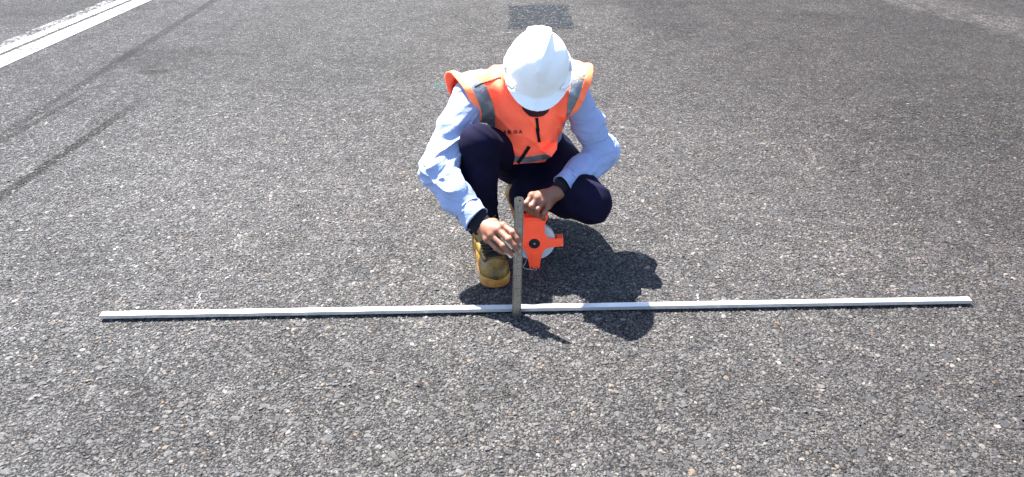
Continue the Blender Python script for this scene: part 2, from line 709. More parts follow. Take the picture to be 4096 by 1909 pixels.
def build_aggregate():
    pts = []
    pitch = .0073
    ys = np.arange(1.05, 4.6, pitch)
    for y in ys:
        half = (.866 * y + .78) * .70 + .30
        xs = np.arange(-half, half, pitch)
        keep = RNG.random(len(xs)) < np.clip((4.6 - y) / 1.4, 0, 1) * .93
        xs = xs[keep]
        pts.append(np.stack([xs + RNG.uniform(-.004, .004, len(xs)), y + RNG.uniform(-.004, .004, len(xs)),
                             RNG.uniform(-.0011, .0006, len(xs))], 1))
    pts = np.concatenate(pts)
    # open pits where chippings have come out: dark binder shows
    npit = 1500
    py = RNG.uniform(1.1, 4.6, npit)
    pcx = RNG.uniform(-1, 1, npit) * ((.866 * py + .78) * .70 + .25)
    pr_ = RNG.uniform(.004, .009, npit) * RNG.choice([1, 1, 1, 1.7], npit)
    keep = np.ones(len(pts), bool)
    V_, F_ = [], []
    for x_, y_, r_ in zip(pcx, py, pr_):
        el = RNG.uniform(.5, .9)
        an = RNG.uniform(-.5, .5)
        dx, dy = pts[:, 0] - x_, pts[:, 1] - y_
        keep &= ((dx * math.cos(an) + dy * math.sin(an)) / r_) ** 2 + ((dy * math.cos(an) - dx * math.sin(an)) / (r_ * el)) ** 2 > 1
        o_ = len(V_)
        for k in range(9):
            q = k * 6.283 / 9
            rr = (r_ + .003) * RNG.uniform(.8, 1.15)
            ux, uy = rr * math.cos(q), rr * el * math.sin(q)
            V_.append((x_ + ux * math.cos(an) - uy * math.sin(an), y_ + ux * math.sin(an) + uy * math.cos(an), .0005))
        F_.append([o_ + k for k in range(9)])
    pits = link_mesh('bitumen_pits', V_, F_, plastic('bitumen', (.014, .014, .016), .7, .3, .8, 60))
    tag(pits, 'small black pits where chippings have come out of the road', kind='stuff')
    pts = pts[keep]
    n = len(pts)
    me = bpy.data.meshes.new('asphalt_aggregate')
    me.vertices.add(n)
    me.vertices.foreach_set('co', pts.astype(np.float32).ravel())
    sc = RNG.lognormal(math.log(.0032), .44, n)
    sc = np.clip(sc, .0018, .0115)
    S = np.stack([sc * RNG.uniform(.8, 1.25, n), sc * RNG.uniform(.7, 1.0, n), np.clip(sc * RNG.uniform(.36, .58, n), 0, .0038)], 1)
    rot = np.stack([RNG.normal(0, .16, n), RNG.normal(0, .16, n), RNG.uniform(0, 6.283, n)], 1)
    for nm, arr in (('stone_scale', S), ('stone_rot', rot)):
        a = me.attributes.new(nm, 'FLOAT_VECTOR', 'POINT')
        a.data.foreach_set('vector', arr.astype(np.float32).ravel())
    me.update()
    o = bpy.data.objects.new('asphalt_aggregate', me)
    COL.objects.link(o)
    tag(o, 'coarse stone chippings bedded in the asphalt road', kind='stuff')
    ng = bpy.data.node_groups.new('aggregate', 'GeometryNodeTree')
    ng.interface.new_socket('Geometry', in_out='INPUT', socket_type='NodeSocketGeometry')
    ng.interface.new_socket('Geometry', in_out='OUTPUT', socket_type='NodeSocketGeometry')
    N = ng.nodes
    gi, go = N.new('NodeGroupInput'), N.new('NodeGroupOutput')
    ico = N.new('GeometryNodeMeshIcoSphere'); ico.inputs['Radius'].default_value = 1; ico.inputs['Subdivisions'].default_value = 2
    sp = N.new('GeometryNodeSetPosition')
    nz = N.new('ShaderNodeTexNoise'); nz.inputs['Scale'].default_value = 1.15; nz.inputs['Detail'].default_value = 1
    sub = N.new('ShaderNodeVectorMath'); sub.operation = 'SUBTRACT'; sub.inputs[1].default_value = (.5, .5, .5)
    scl = N.new('ShaderNodeVectorMath'); scl.operation = 'SCALE'; scl.inputs['Scale'].default_value = 1.0
    ng.links.new(nz.outputs['Color'], sub.inputs[0]); ng.links.new(sub.outputs[0], scl.inputs[0])
    ng.links.new(ico.outputs[0], sp.inputs['Geometry']); ng.links.new(scl.outputs[0], sp.inputs['Offset'])
    sm = N.new('GeometryNodeSetMaterial'); sm.inputs['Material'].default_value = M_STONE
    ng.links.new(sp.outputs[0], sm.inputs[0])
    iop = N.new('GeometryNodeInstanceOnPoints')
    def na(nm):
        q = N.new('GeometryNodeInputNamedAttribute'); q.data_type = 'FLOAT_VECTOR'; q.inputs[0].default_value = nm
        return q.outputs[0]
    mtp = N.new('GeometryNodeMeshToPoints')
    ng.links.new(gi.outputs[0], mtp.inputs['Mesh'])
    ng.links.new(mtp.outputs[0], iop.inputs['Points'])
    ng.links.new(sm.outputs[0], iop.inputs['Instance'])
    e2r = N.new('FunctionNodeEulerToRotation')
    ng.links.new(na('stone_rot'), e2r.inputs[0]); ng.links.new(e2r.outputs[0], iop.inputs['Rotation'])
    ng.links.new(na('stone_scale'), iop.inputs['Scale'])
    ng.links.new(iop.outputs[0], go.inputs[0])
    md = o.modifiers.new('aggregate', 'NODES'); md.node_group = ng
    me.materials.append(M_STONE)
    return n


N_ST = build_aggregate()
print('stones', N_ST)


# ---- painted markings
def paint_material(name, col, lo, hi, scale=38):
    nt = NT(name)
    pos = pos_out(nt)
    n = nt.noise(pos, scale, 4, .8)
    n2 = nt.noise(pos, 4, 3, .6)
    a = nt.maprange(nt.math('ADD', n.outputs[0], nt.math('MULTIPLY_ADD', n2.outputs[0], .35, -.17)), lo, hi, 0, 1)
    nt.base(nt.mix(nt.maprange(n2.outputs[0], .3, .7), tuple(x * .88 for x in col), col), .65, 0, .4)
    nt.l(nt.bump(n.outputs[0], .4, .002), nt.b.inputs['Normal'])
    tr = nt.n('BsdfTransparent')
    mx = nt.n('MixShader')
    nt.l(a, mx.inputs[0]); nt.l(tr.outputs[0], mx.inputs[1]); nt.l(nt.b.outputs[0], mx.inputs[2])
    nt.l(mx.outputs[0], nt.t.nodes['Material Output'].inputs[0])
    return nt.m


def strip(name, a0, a1, b0, b1, mat, z, ext0=2.0, ext1=12.0, label=None):
    """painted band: edge a from pixel a0 to a1, edge b from pixel b0 to b1, run on both ways"""
    A0, A1, B0, B1 = (gp(*q) for q in (a0, a1, b0, b1))
    da, db = nrm(A1 - A0), nrm(B1 - B0)
    pts = [A0 - da * ext0, A1 + da * ext1, B1 + db * ext1, B0 - db * ext0]
    o = link_mesh(name, [(*p, z) for p in pts], [(0, 1, 2, 3)], mat)
    tag(o, label, kind='structure')
    return o


M_LINE = paint_material('white_line_paint', (.55, .565, .58), .36, .66, 40)
M_LINE_WORN = paint_material('worn_white_line_paint', (.50, .515, .53), .44, .92, 40)
strip('road_line', (0, 227), (541, 0), (0, 273), (606, 0), M_LINE, .004, label='solid white painted line nearest the worker')
strip('road_line', (0, 194), (478, 0), (0, 217), (520, 0), M_LINE, .004, label='white painted line next to the dark slit')
strip('road_line', (0, 176), (438, 0), (0, 196), (482, 0), M_LINE_WORN, .008, label='worn outer edge of the white painted line')


def patch_material():
    nt = NT('asphalt_patch')
    pos = pos_out(nt)
    v1 = nt.n('TexVoronoi', feature='F1'); v1.inputs['Scale'].default_value = 80; nt.l(pos, v1.inputs['Vector'])
    s1 = nt.n('SeparateColor'); nt.l(v1.outputs['Color'], s1.inputs[0])
    c = nt.ramp(s1.outputs[0], [(0, (.010, .011, .014)), (.5, (.020, .023, .026)), (.9, (.034, .037, .041)), (1, (.1, .1, .1))])
    n = nt.noise(pos, 16, 4, .7)
    c = nt.mix(nt.maprange(n.outputs[0], .50, .68, 0, .75), c, (.014, .015, .018))
    nt.base(c, .95, 0, .05)
    nt.l(nt.bump(nt.math('SUBTRACT', n.outputs[0], v1.outputs['Distance']), .8, .01), nt.b.inputs['Normal'])
    return nt.m


def ragged_quad(name, corners, mat, z, label, jag=.03, n=22, thick=.004):
    c = [np.array(gp(*q)) for q in corners]
    pts = []
    for i in range(4):
        a, b = c[i], c[(i + 1) % 4]
        for k in range(n):
            p = a + (b - a) * k / n
            pts.append((*(p + RNG.normal(0, jag * .35, 2)), z))
    v = pts + [(p[0], p[1], 0.0005) for p in pts]
    m = len(pts)
    f = [list(range(m))] + [[i, i + m, (i + 1) % m + m, (i + 1) % m] for i in range(m)]
    o = link_mesh(name, v, f, mat)
    tag(o, label, kind='structure')
    return o


ragged_quad('asphalt_patch', [(2036, 118), (2298, 114), (2268, 18), (2040, 24)], patch_material(), .0012, 'dark rectangular asphalt repair patch behind the worker')
M_CHALK = plastic('chalk', (.34, .36, .37), .9, .2)


def chalk(points, width, count, label, h=.0045):
    """broken chalk stroke: many small chalk flakes lying on the stone tops"""
    P3 = [np.array([*gp(*q), 0]) for q in points]
    L = [np.linalg.norm(b - a) for a, b in zip(P3, P3[1:])]
    V, Fc = [], []
    for _ in range(count):
        s = RNG.random() * sum(L)
        for a, b, l in zip(P3, P3[1:], L):
            if s <= l: break
            s -= l
        d = (b - a) / l
        c = a + d * s + np.array([-d[1], d[0], 0]) * RNG.normal(0, width * .4)
        r = RNG.uniform(.0012, .0032)
        m = 6
        o = len(V)
        zz = h + RNG.uniform(-.001, .0008)
        ang = RNG.random() * 6.28
        for k in range(m):
            q = ang + k * 6.283 / m
            rr = r * RNG.uniform(.6, 1.2)
            V.append((c[0] + rr * math.cos(q), c[1] + rr * math.sin(q), zz))
        V.append((c[0], c[1], zz + .0008))
        Fc += [(o + k, o + (k + 1) % m, o + m) for k in range(m)]
    o = link_mesh('chalk_mark', V, Fc, M_CHALK)
    tag(o, label, kind='structure')


chalk([(772, 1242), (788, 1215), (812, 1162)], .005, 34, 'white chalk tick behind the left part of the straightedge')
chalk([(2795, 1212), (2790, 1185), (2788, 1165)], .004, 16, 'short white chalk tick behind the right part of the straightedge')
chalk([(2004, 128), (2009, 133), (2050, 132)], .007, 40, 'white corner mark beside the asphalt patch', .003)
chalk([(2341, 108), (2351, 119), (2330, 119)], .012, 26, 'small white scribble right of the asphalt patch', .003)
chalk([(2602, 125), (2608, 140)], .010, 14, 'tiny white fleck far right of the asphalt patch', .003)

# a few bits of dry litter on the road
M_LEAF = plastic('dry_leaf', (.07, .035, .02), .8, .4)


def debris(u, v, size, label, seed):
    r = np.random.default_rng(seed)
    c = P(u, v, z=.006)
    n = 9
    V = [(c[0], c[1], .008)]
    for k in range(n):
        a = k * 6.283 / n
        rr = size * r.uniform(.35, 1.1)
        V.append((c[0] + rr * math.cos(a), c[1] + rr * .7 * math.sin(a), .006 + r.uniform(0, .007)))
    Vt, Ft = shell(np.array(V), [[0, k + 1, (k + 1) % n + 1] for k in range(n)], 0, .001)
    o = link_mesh('dry_leaf', Vt, Ft, M_LEAF)
    tag(o, label, 'leaf', 'scraps of dry leaf on the road')


debris(1672, 1537, .010, 'crumpled dark leaf scrap, largest on the road in front of the straightedge', 1)
debris(1576, 1503, .007, 'small dark leaf scrap left of and behind the largest leaf scrap', 2)

# ================================================================== STRAIGHTEDGE
def alu_material(name, col=(.78, .79, .80), rough=.32, metal=1.0):
    nt = NT(name)
    g = nt.n('TexCoord').outputs['Object']
    mp = nt.n('Mapping'); mp.inputs['Scale'].default_value = (2, 140, 140)
    nt.l(g, mp.inputs[0])
    n = nt.noise(mp.outputs[0], 6, 4, .6)
    n2 = nt.noise(g, 7, 4, .6)
    c = nt.mix(nt.maprange(n2.outputs[0], .35, .7), tuple(x * .85 for x in col), col)
    nt.base(c, nt.maprange(n.outputs[0], .25, .75, rough * .75, rough * 1.3), metal)
    nt.l(nt.bump(n.outputs[0], .08, .001), nt.b.inputs['Normal'])
    return nt.m


M_ALU = alu_material('brushed_aluminium', (.70, .71, .73), .38, .65)
E0, E1 = P(399, 1265, z=.020), P(3888, 1204, z=.020)
SE_LEN = float(np.linalg.norm(E1 - E0))
se_ang = math.atan2(E1[1] - E0[1], E1[0] - E0[0])
se_mid = (E0 + E1) / 2
straight = thing('straightedge', (se_mid[0], se_mid[1], 0), 'long silver aluminium straightedge lying across the road in front of the worker', 'straightedge')
# profile in (y: 0 = front face, + = away from camera; z); three shallow grooves in the top
W, H0, H1 = .0245, .0085, .0212
prof = [(0, H0), (W, H0), (W, H1), (W - .0012, H1 + .001)]
for gc in (W * .74, W * .46, W * .2):
    prof += [(gc + .0022, H1 + .001), (gc + .0014, H1 - .0012), (gc - .0014, H1 - .0012), (gc - .0022, H1 + .001)]
prof += [(.001, H1 + .001), (0, H1)]
m = len(prof)
v = [(-SE_LEN / 2, a, b) for a, b in prof] + [(SE_LEN / 2, a, b) for a, b in prof]
f = [[i, i + m, (i + 1) % m + m, (i + 1) % m] for i in range(m)]
f = [q[::-1] for q in f]
f += [list(range(m)), [i + m for i in reversed(range(m))]]
MSE = Matrix.Translation(Vector((se_mid[0], se_mid[1], 0))) @ Matrix.Rotation(se_ang, 4, 'Z')
geo = xform((v, f), MSE)
bar = link_mesh('bar', geo[0], geo[1], M_ALU, straight)
bm = bmesh.new(); bm.from_mesh(bar.data); bmesh.ops.recalc_face_normals(bm, faces=bm.faces[:]); bm.to_mesh(bar.data); bm.free()
M_DARK = plastic('black_plastic', (.012, .012, .014), .45, .3)
for s in (-1, 1):
    g_ = xform(box_geo(s * (SE_LEN / 2 + .0009), W / 2, (H0 + H1) / 2, .0015, W * .93, (H1 - H0) * .9, .0004), MSE)
    link_mesh('end_cap', g_[0], g_[1], plastic('grey_end_cap', (.35, .36, .38), .5), straight)

# ================================================================== STEEL RULER
def text_geo(body, size, extrude=0.0, bold=0.0):
    cu = bpy.data.curves.new('t', 'FONT')
    cu.body = body
    cu.size = size
    cu.align_x = 'CENTER'; cu.align_y = 'CENTER'
    cu.extrude = extrude
    cu.offset = bold
    cu.resolution_u = 2
    o = bpy.data.objects.new('t', cu)
    COL.objects.link(o)
    dg = bpy.context.evaluated_depsgraph_get()
    me = o.evaluated_get(dg).to_mesh()
    v = [tuple(q.co) for q in me.vertices]
    f = [list(p.vertices) for p in me.polygons]
    o.evaluated_get(dg).to_mesh_clear()
    bpy.data.objects.remove(o)
    bpy.data.curves.remove(cu)
    return v, f


# ruler stands against the front face of the straightedge and leans back towards the worker
RUL_BASE = P(2066, 1265, z=.004)
RUL_TOP = P(2077, 787, Y=RUL_BASE[1] + .065)
r_up = nrm(RUL_TOP - RUL_BASE)
RUL_LEN = float(np.linalg.norm(RUL_TOP - RUL_BASE))
r_x = nrm(np.array([1, .02, 0]) - r_up * (np.array([1, .02, 0]) @ r_up))
r_n = np.cross(r_x, r_up)            # points away... front normal is -Y
if r_n[1] > 0: r_n = -r_n
MR = Matrix(((r_x[0], -r_n[0], r_up[0], RUL_BASE[0]), (r_x[1], -r_n[1], r_up[1], RUL_BASE[1]), (r_x[2], -r_n[2], r_up[2], RUL_BASE[2]), (0, 0, 0, 1)))
RW = .031


def ruler_metal():
    nt = NT('ruler_steel')
    g = nt.n('TexCoord').outputs['Object']
    mp = nt.n('Mapping'); mp.inputs['Scale'].default_value = (150, 30, 5)
    nt.l(g, mp.inputs[0])
    n = nt.noise(mp.outputs[0], 4, 4, .6)
    n2 = nt.noise(g, 18, 4, .65)
    c = nt.mix(nt.maprange(n2.outputs[0], .3, .75), (.33, .325, .32), (.46, .455, .45))
    nt.base(c, nt.maprange(n.outputs[0], .25, .75, .22, .34), 1.0)
    return nt.m


ruler = thing('steel_ruler', tuple(RUL_BASE), 'steel ruler held upright against the straightedge by the worker', 'ruler')
out = [(-RW / 2, 0), (RW / 2, 0)]
for k in range(13):
    a = math.pi * k / 12
    out.append((RW / 2 * math.cos(a), RUL_LEN - .008 + .008 * math.sin(a)))
# plate with hole: front ring triangulated by bmesh
bm = bmesh.new()
def loop(pts):
    vs_ = [bm.verts.new((x, 0, z)) for x, z in pts]
    return [bm.edges.new((vs_[i], vs_[(i + 1) % len(vs_)])) for i in range(len(vs_))]
hole = [(.0035 * math.cos(2 * math.pi * k / 14) + .003, RUL_LEN - .014 + .0035 * math.sin(2 * math.pi * k / 14)) for k in range(14)]
eds = loop(out) + loop(hole)
bmesh.ops.triangle_fill(bm, use_beauty=True, use_dissolve=False, edges=eds)
r_ = bmesh.ops.extrude_face_region(bm, geom=bm.faces[:])
for q in r_['geom']:
    if isinstance(q, bmesh.types.BMVert): q.co.y = .0012
bmesh.ops.recalc_face_normals(bm, faces=bm.faces[:])
geo = xform(bm_out(bm), MR)
blade = link_mesh('blade', geo[0], geo[1], ruler_metal(), ruler)
ticks, nums = [], []
ROT90 = Matrix(((0, -1, 0, 0), (0, 0, 1, 0), (1, 0, 0, 0), (0, 0, 0, 1)))     # text x -> up, text y -> -x, lies in xz plane
def put_num(s, size, x, z):
    v_, f_ = text_geo(s, size)
    nums.append((([(-b + x, -.0003, a + z) for a, b, c in v_]), [q[::-1] for q in f_]))
S0 = .004
for mm in range(0, 425, 2):
    z = S0 + mm * (RUL_LEN - .03) / 410
    if z > RUL_LEN - .022: break
    ln = .0075 if mm % 10 == 0 else (.0045)
    x = -RW / 2 + ln / 2 + .0004
    ticks.append(([(x - ln / 2, -.00025, z - .00030), (x + ln / 2, -.00025, z - .00030), (x + ln / 2, -.00025, z + .00030), (x - ln / 2, -.00025, z + .00030)], [(0, 1, 2, 3)]))
SCL = (RUL_LEN - .03) / .410
for cmn in range(1, 42):
    z = S0 + cmn * .01 * SCL
    big = cmn % 10 == 0
    put_num(str(cmn), .0085 if big else .0052, -RW / 2 + .0125, z)
for e in range(0, 16 * 16 + 8):
    z = S0 + e * .0254 / 16 * SCL
    ln = {0: .0075, 8: .0055, 4: .0042, 12: .0042}.get(e % 16, .0028)
    x = RW / 2 - ln / 2 - .0004
    ticks.append(([(x - ln / 2, -.00025, z - .00030), (x + ln / 2, -.00025, z - .00030), (x + ln / 2, -.00025, z + .00030), (x - ln / 2, -.00025, z + .00030)], [(0, 1, 2, 3)]))
for inch in range(1, 17):
    put_num(str(inch), .0085, RW / 2 - .0115, S0 + inch * .0254 * SCL)
M_INK = plastic('black_ink', (.015, .015, .016), .7, .1)
g_ = xform(merge(*ticks), MR)
gr = link_mesh('graduation_marks', g_[0], g_[1], M_INK, ruler); gr['kind'] = 'stuff'
g_ = xform(merge(*nums), MR)
link_mesh('numerals', g_[0], g_[1], M_INK, ruler)

# ================================================================== TAPE MEASURE REEL
RY = 2.40
RC0 = P(2137, 964, Y=RY)
TIP_Z = .001
reel = thing('tape_measure_reel', (RC0[0], RC0[1], 0), 'orange open frame tape measure reel held upright on the road by its handle', 'tape reel')
M_ORP = plastic('orange_plastic', (1.5, .135, .05), .38, .10, .15)
M_TAPE = None
nt = NT('coiled_white_tape')
g = nt.n('TexCoord').outputs['Object']
off = nt.n('VectorMath', operation='SUBTRACT'); nt.l(g, off.inputs[0]); off.inputs[1].default_value = (0, 0, RC0[2])
sx = nt.n('SeparateXYZ'); nt.l(off.outputs[0], sx.inputs[0])
rr = nt.math('SQRT', nt.math('ADD', nt.math('MULTIPLY', sx.outputs[0], sx.outputs[0]), nt.math('MULTIPLY', sx.outputs[2], sx.outputs[2])))
w = nt.math('SINE', nt.math('MULTIPLY', rr, 2600.0))
w2 = nt.noise(None, 1); nt.l(nt.math('MULTIPLY', rr, 220.0), w2.inputs['Vector'])
c = nt.mix(nt.maprange(w, -1, 1, 0, .5), (.60, .66, .70), (.42, .48, .54))
c = nt.mix(nt.maprange(w2.outputs[0], .4, .65, 0, .5), c, (.36, .42, .48))
nt.base(c, .45, 0, .5)
nt.l(nt.bump(w, .5, .0008), nt.b.inputs['Normal'])
M_TAPE = nt.m
Rt = .083
TR = Matrix.Translation(Vector((RC0[0], RY, RC0[2]))) @ Matrix.Rotation(R(-2), 4, 'Y')
def reel_part(name, geo, mat, parent=None, smooth=False):
    g_ = xform(geo, TR)
    return link_mesh(name, g_[0], g_[1], mat, parent or reel, smooth)
tape = reel_part('coiled_tape', cyl_geo(Rt - .004, -.008, .008, 64, .0015, r_in=.03), M_TAPE)
zt = RC0[2]            # height of the hub above the road
top = .155
outline = [(-.020, -zt + .001), (.017, -zt + .001), (.021, -.085), (.028, -.050), (.038, -.030), (.060, -.020), (.108, -.018), (.108, .016), (.060, .017),
           (.044, .026), (.039, .048), (.041, .080), (.047, .096), (.052, .098), (.052, top), (.046, top + .008), (-.046, top + .008), (-.052, top), (-.052, .098), (-.046, .095), (-.040, .080),
           (-.038, .048), (-.043, .028), (-.050, .018), (-.066, .016), (-.066, -.018), (-.050, -.020), (-.037, -.030), (-.029, -.050), (-.023, -.085)]
slot = [(-.034, .108), (.034, .108), (.036, .113), (.036, .134), (.034, .138), (-.034, .138), (-.036, .134), (-.036, .113)]


def holed(outl, holes, y0, y1, bev):
    bm = bmesh.new()
    eds = []
    for pts in [outl] + holes:
        vs_ = [bm.verts.new((x, y0, z)) for x, z in pts]
        eds += [bm.edges.new((vs_[i], vs_[(i + 1) % len(vs_)])) for i in range(len(vs_))]
    bmesh.ops.triangle_fill(bm, use_beauty=True, use_dissolve=False, edges=eds)
    r_ = bmesh.ops.extrude_face_region(bm, geom=bm.faces[:])
    for q in r_['geom']:
        if isinstance(q, bmesh.types.BMVert): q.co.y = y1
    bmesh.ops.recalc_face_normals(bm, faces=bm.faces[:])
    sharp = [e for e in bm.edges if len(e.link_faces) == 2 and e.calc_face_angle(0) > 1.2 and abs(e.verts[0].co.y - e.verts[1].co.y) < 1e-6]
    if bev:
        bmesh.ops.bevel(bm, geom=sharp, offset=bev, segments=2, affect='EDGES', profile=.5)
    return bm_out(bm)


def smooth_outline(pts, it=2):
    for _ in range(it):
        q = []
        for a, b in zip(pts, pts[1:] + pts[:1]):
            q.append((a[0] * .8 + b[0] * .2, a[1] * .8 + b[1] * .2)); q.append((a[0] * .2 + b[0] * .8, a[1] * .2 + b[1] * .8))
        pts = q
    return pts


so = smooth_outline(outline, 1)
fr = reel_part('front_frame', holed(so, [slot], -.017, -.013, .0012), M_ORP)
reel_part('back_frame', holed(so, [slot], .013, .017, .0012), M_ORP)
# raised ribs and inset label panel on the front frame
reel_part('label_panel', box_geo(0, -.0176, .066, .050, .002, .040, .0008), M_ORP, fr)
reel_part('leg_rib', box_geo(-.001, -.0176, -.072, .022, .002, .060, .0008), M_ORP, fr)
reel_part('hub_ring', cyl_geo(.0265, -.0205, -.0168, 40, .001, r_in=.0215), M_ORP, fr)
reel_part('handle_grip', merge(box_geo(0, 0, top - .003, .098, .030, .020, .005), box_geo(-.044, 0, .125, .013, .026, .05, .003), box_geo(.044, 0, .125, .013, .026, .05, .003)), M_ORP)
reel_part('arm_block', merge(box_geo(.105, 0, -.001, .006, .0345, .036, .001), box_geo(.094, 0, .0145, .020, .0345, .004, .001)), M_ORP)
reel_part('foot_block', box_geo(-.0015, 0, -zt + .006, .036, .0345, .010, .002), M_ORP)
hub = reel_part('hub_cap', cyl_geo(.0212, -.0225, .0225, 40, .002), M_DARK)
reel_part('screw', cyl_geo(.0045, -.0245, -.0222, 16, .0008), alu_material('screw_steel', (.6, .6, .62), .3), hub)
for xq in (-.011, .009):
    reel_part('rivet', cyl_geo(.0030, -.0182, -.0165, 12, .0004, c=(xq, -zt + .008)), M_DARK, fr)
reel_part('rivet', cyl_geo(.0024, -.0182, -.0165, 12, .0004, c=(.1015, -.010)), alu_material('rivet_steel', (.5, .5, .5), .4), fr)
# hook at the free end of the tape
reel_part('tape_hook', tube_geo([(.006, -.002, -zt + .004), (.008, -.022, -zt + .006), (.004, -.03, -zt + .003), (-.004, -.028, -zt + .002)], .0012, 6), alu_material('hook_steel', (.55, .55, .55), .4))
reel_part('tape_lead', tube_geo([(-.03, -.004, -.079), (-.04, -.012, -.098), (-.046, -.02, -zt + .012), (-.03, -.028, -zt + .007), (-.006, -.028, -zt + .005)], .0011, 5), M_TAPE)

# ================================================================== PERSON
# ---- joints (metres; +X right of the picture, +Y away from the camera)
HIP_R, HIP_L = np.array([-.01, 2.77, .30]), np.array([.165, 2.77, .29])
KN_R, AN_R = P(1916, 572, Y=2.43), np.array([-.108, 2.50, .10])
KN_L, AN_L = P(2362, 815, Y=2.39), np.array([.062, 2.665, .197])
SH_R, SH_L = P(1880, 393, Y=2.61), P(2292, 378, Y=2.64)
EL_R, WR_R = P(1750, 690, Y=2.385), P(1928, 903, Y=2.215)
EL_L, WR_L = P(2408, 608, Y=2.62), P(2238, 765, Y=2.43)
person = thing('person', (.05, 2.62, 0), 'crouching worker in a white hard hat and orange vest reading a steel ruler', 'person')

M_SKIN = None
nt = NT('skin')
g = nt.n('TexCoord').outputs['Object']
n = nt.noise(g, 26, 4, .6)
c = nt.mix(nt.maprange(n.outputs[0], .3, .7), (.205, .085, .052), (.285, .128, .082))
nt.base(c, nt.maprange(n.outputs[0], .3, .7, .42, .58), 0, .4)
nt.b.inputs['Subsurface Weight'].default_value = .06
nt.b.inputs['Subsurface Radius'].default_value = (.006, .002, .001)
nt.l(nt.bump(nt.noise(g, 380, 3, .7).outputs[0], .25, .0008), nt.b.inputs['Normal'])
M_SKIN = nt.m
M_NAIL = plastic('finger_nail', (.42, .26, .21), .3, .05)
M_NAVY = fabric('navy_trouser_cloth', (.0080, .0070, .021), .2, .92, 700, .3, .25)
M_NAVY.node_tree.nodes['Principled BSDF'].inputs['Specular IOR Level'].default_value = .06
M_SHIRT = fabric('light_blue_shirt_cloth', (.285, .350, .545), .05, .85, 900, .2, .55)
# fluorescent dye: its luminance factor in red is above 1
M_VEST = fabric('orange_vest_cloth', (1.65, .215, .105), .07, .75, 800, .25, .30)
M_TRIM = fabric('pale_orange_trim', (1.4, .27, .11), .08, .7, 500, .3)
M_BLACK = fabric('black_undersleeve_cloth', (.007, .0075, .012), .2, .85, 800, .3, .15)
nt = NT('reflective_tape')
g = nt.n('TexCoord').outputs['Object']
n = nt.noise(g, 30, 4, .6)
nt.base(nt.mix(nt.maprange(n.outputs[0], .35, .7), (.18, .21, .235), (.32, .35, .375)), .42, .35)
h = nt.bump(nt.noise(g, 70, 3, .6, 1.0).outputs[0], .5, .004)
nt.l(nt.bump(nt.noise(g, 1500, 1).outputs[0], .2, .0004, h), nt.b.inputs['Normal'])
M_REFL = nt.m

# ---- head frame: the hard hat's own axes (x right of picture, y to the back of the head, z crown)
HT = R(41)
H0 = P(2152, 264, Y=2.475)
MH = Matrix.Translation(Vector(H0)) @ Matrix.Rotation(R(-2), 4, 'Z') @ Matrix.Rotation(HT, 4, 'X') @ Matrix.Rotation(R(1.5), 4, 'Y')
MHn = np.array(MH)
RHn = MHn[:3, :3]


def hp(x, y, z):
    return RHn @ np.array([x, y, z]) + MHn[:3, 3]


# ---- hands: joint chains (wrist, knuckle, middle joint, end joint, tip)
def fing(pts, r0, r1, k=.004):
    rs = np.linspace(r0, r1, len(pts))
    return [RC(pts[i], pts[i + 1], rs[i], rs[i + 1], k) for i in range(len(pts) - 1)]


r_idx = [P(2012, 904, Y=2.158), P(2052, 930, Y=2.122), P(2070, 954, Y=2.108), P(2079, 974, Y=2.103)]
r_mid = [P(1992, 920, Y=2.150), P(2036, 958, Y=2.108), P(2058, 982, Y=2.098), P(2073, 1001, Y=2.096)]
r_rng = [P(1968, 940, Y=2.150), P(2013, 984, Y=2.110), P(2034, 1003, Y=2.103), P(2050, 1016, Y=2.104)]
r_pnk = [P(1950, 957, Y=2.160), P(1985, 993, Y=2.126), P(2003, 1005, Y=2.120), P(2017, 1012, Y=2.120)]
r_thm = [P(1975, 895, Y=2.205), P(2030, 925, Y=2.175), P(2060, 950, Y=2.152), P(2078, 968, Y=2.140)]
l_idx = [P(2128, 783, Y=2.385), P(2106, 814, Y=2.362), P(2106, 836, Y=2.366), P(2114, 848, Y=2.376)]
l_mid = [P(2147, 794, Y=2.376), P(2127, 826, Y=2.352), P(2126, 848, Y=2.357), P(2134, 858, Y=2.368)]
l_rng = [P(2168, 808, Y=2.374), P(2150, 838, Y=2.350), P(2148, 858, Y=2.356), P(2155, 866, Y=2.367)]
l_pnk = [P(2192, 824, Y=2.380), P(2176, 852, Y=2.358), P(2172, 870, Y=2.361), P(2176, 878, Y=2.370)]
l_thm = [P(2200, 790, Y=2.44), P(2160, 812, Y=2.438), P(2130, 832, Y=2.432), P(2112, 842, Y=2.425)]


def hand(wr, el, fs, th, s=1.0):
    pr = []
    w0 = wr + (el - wr) * .25
    pr.append(RC(el + (wr - el) * .3, wr, .036 * s, .0285 * s, .01))
    mid = sum(f[0] for f in fs) / 4
    pr.append(RC(wr, wr + (mid - wr) * .8, .026 * s, .020 * s, .012))
    for i, f in enumerate(fs):
        # metacarpal from the wrist to the knuckle, then the finger
        a = wr + (f[0] - wr) * .08
        pr.append(RC(a, f[0], .0175 * s, .0134 * s, .012))
        pr.append(RC(f[0], f[0], .0140 * s, .0140 * s, .006))
        r0 = (.0110, .0112, .0106, .0094)[i] * s
        pr += fing(f, r0 * 1.04, r0 * .80, .004)
        pr.append(RC(f[1], f[1], r0 * 1.04, r0 * 1.04, .004))
    pr.append(RC(wr, th[0], .021 * s, .0165 * s, .014))
    pr.append(RC(th[0], fs[0][0] + (wr - fs[0][0]) * .4, .015 * s, .012 * s, .014))
    pr += fing(th, .0135 * s, .0088 * s, .006)
    return pr


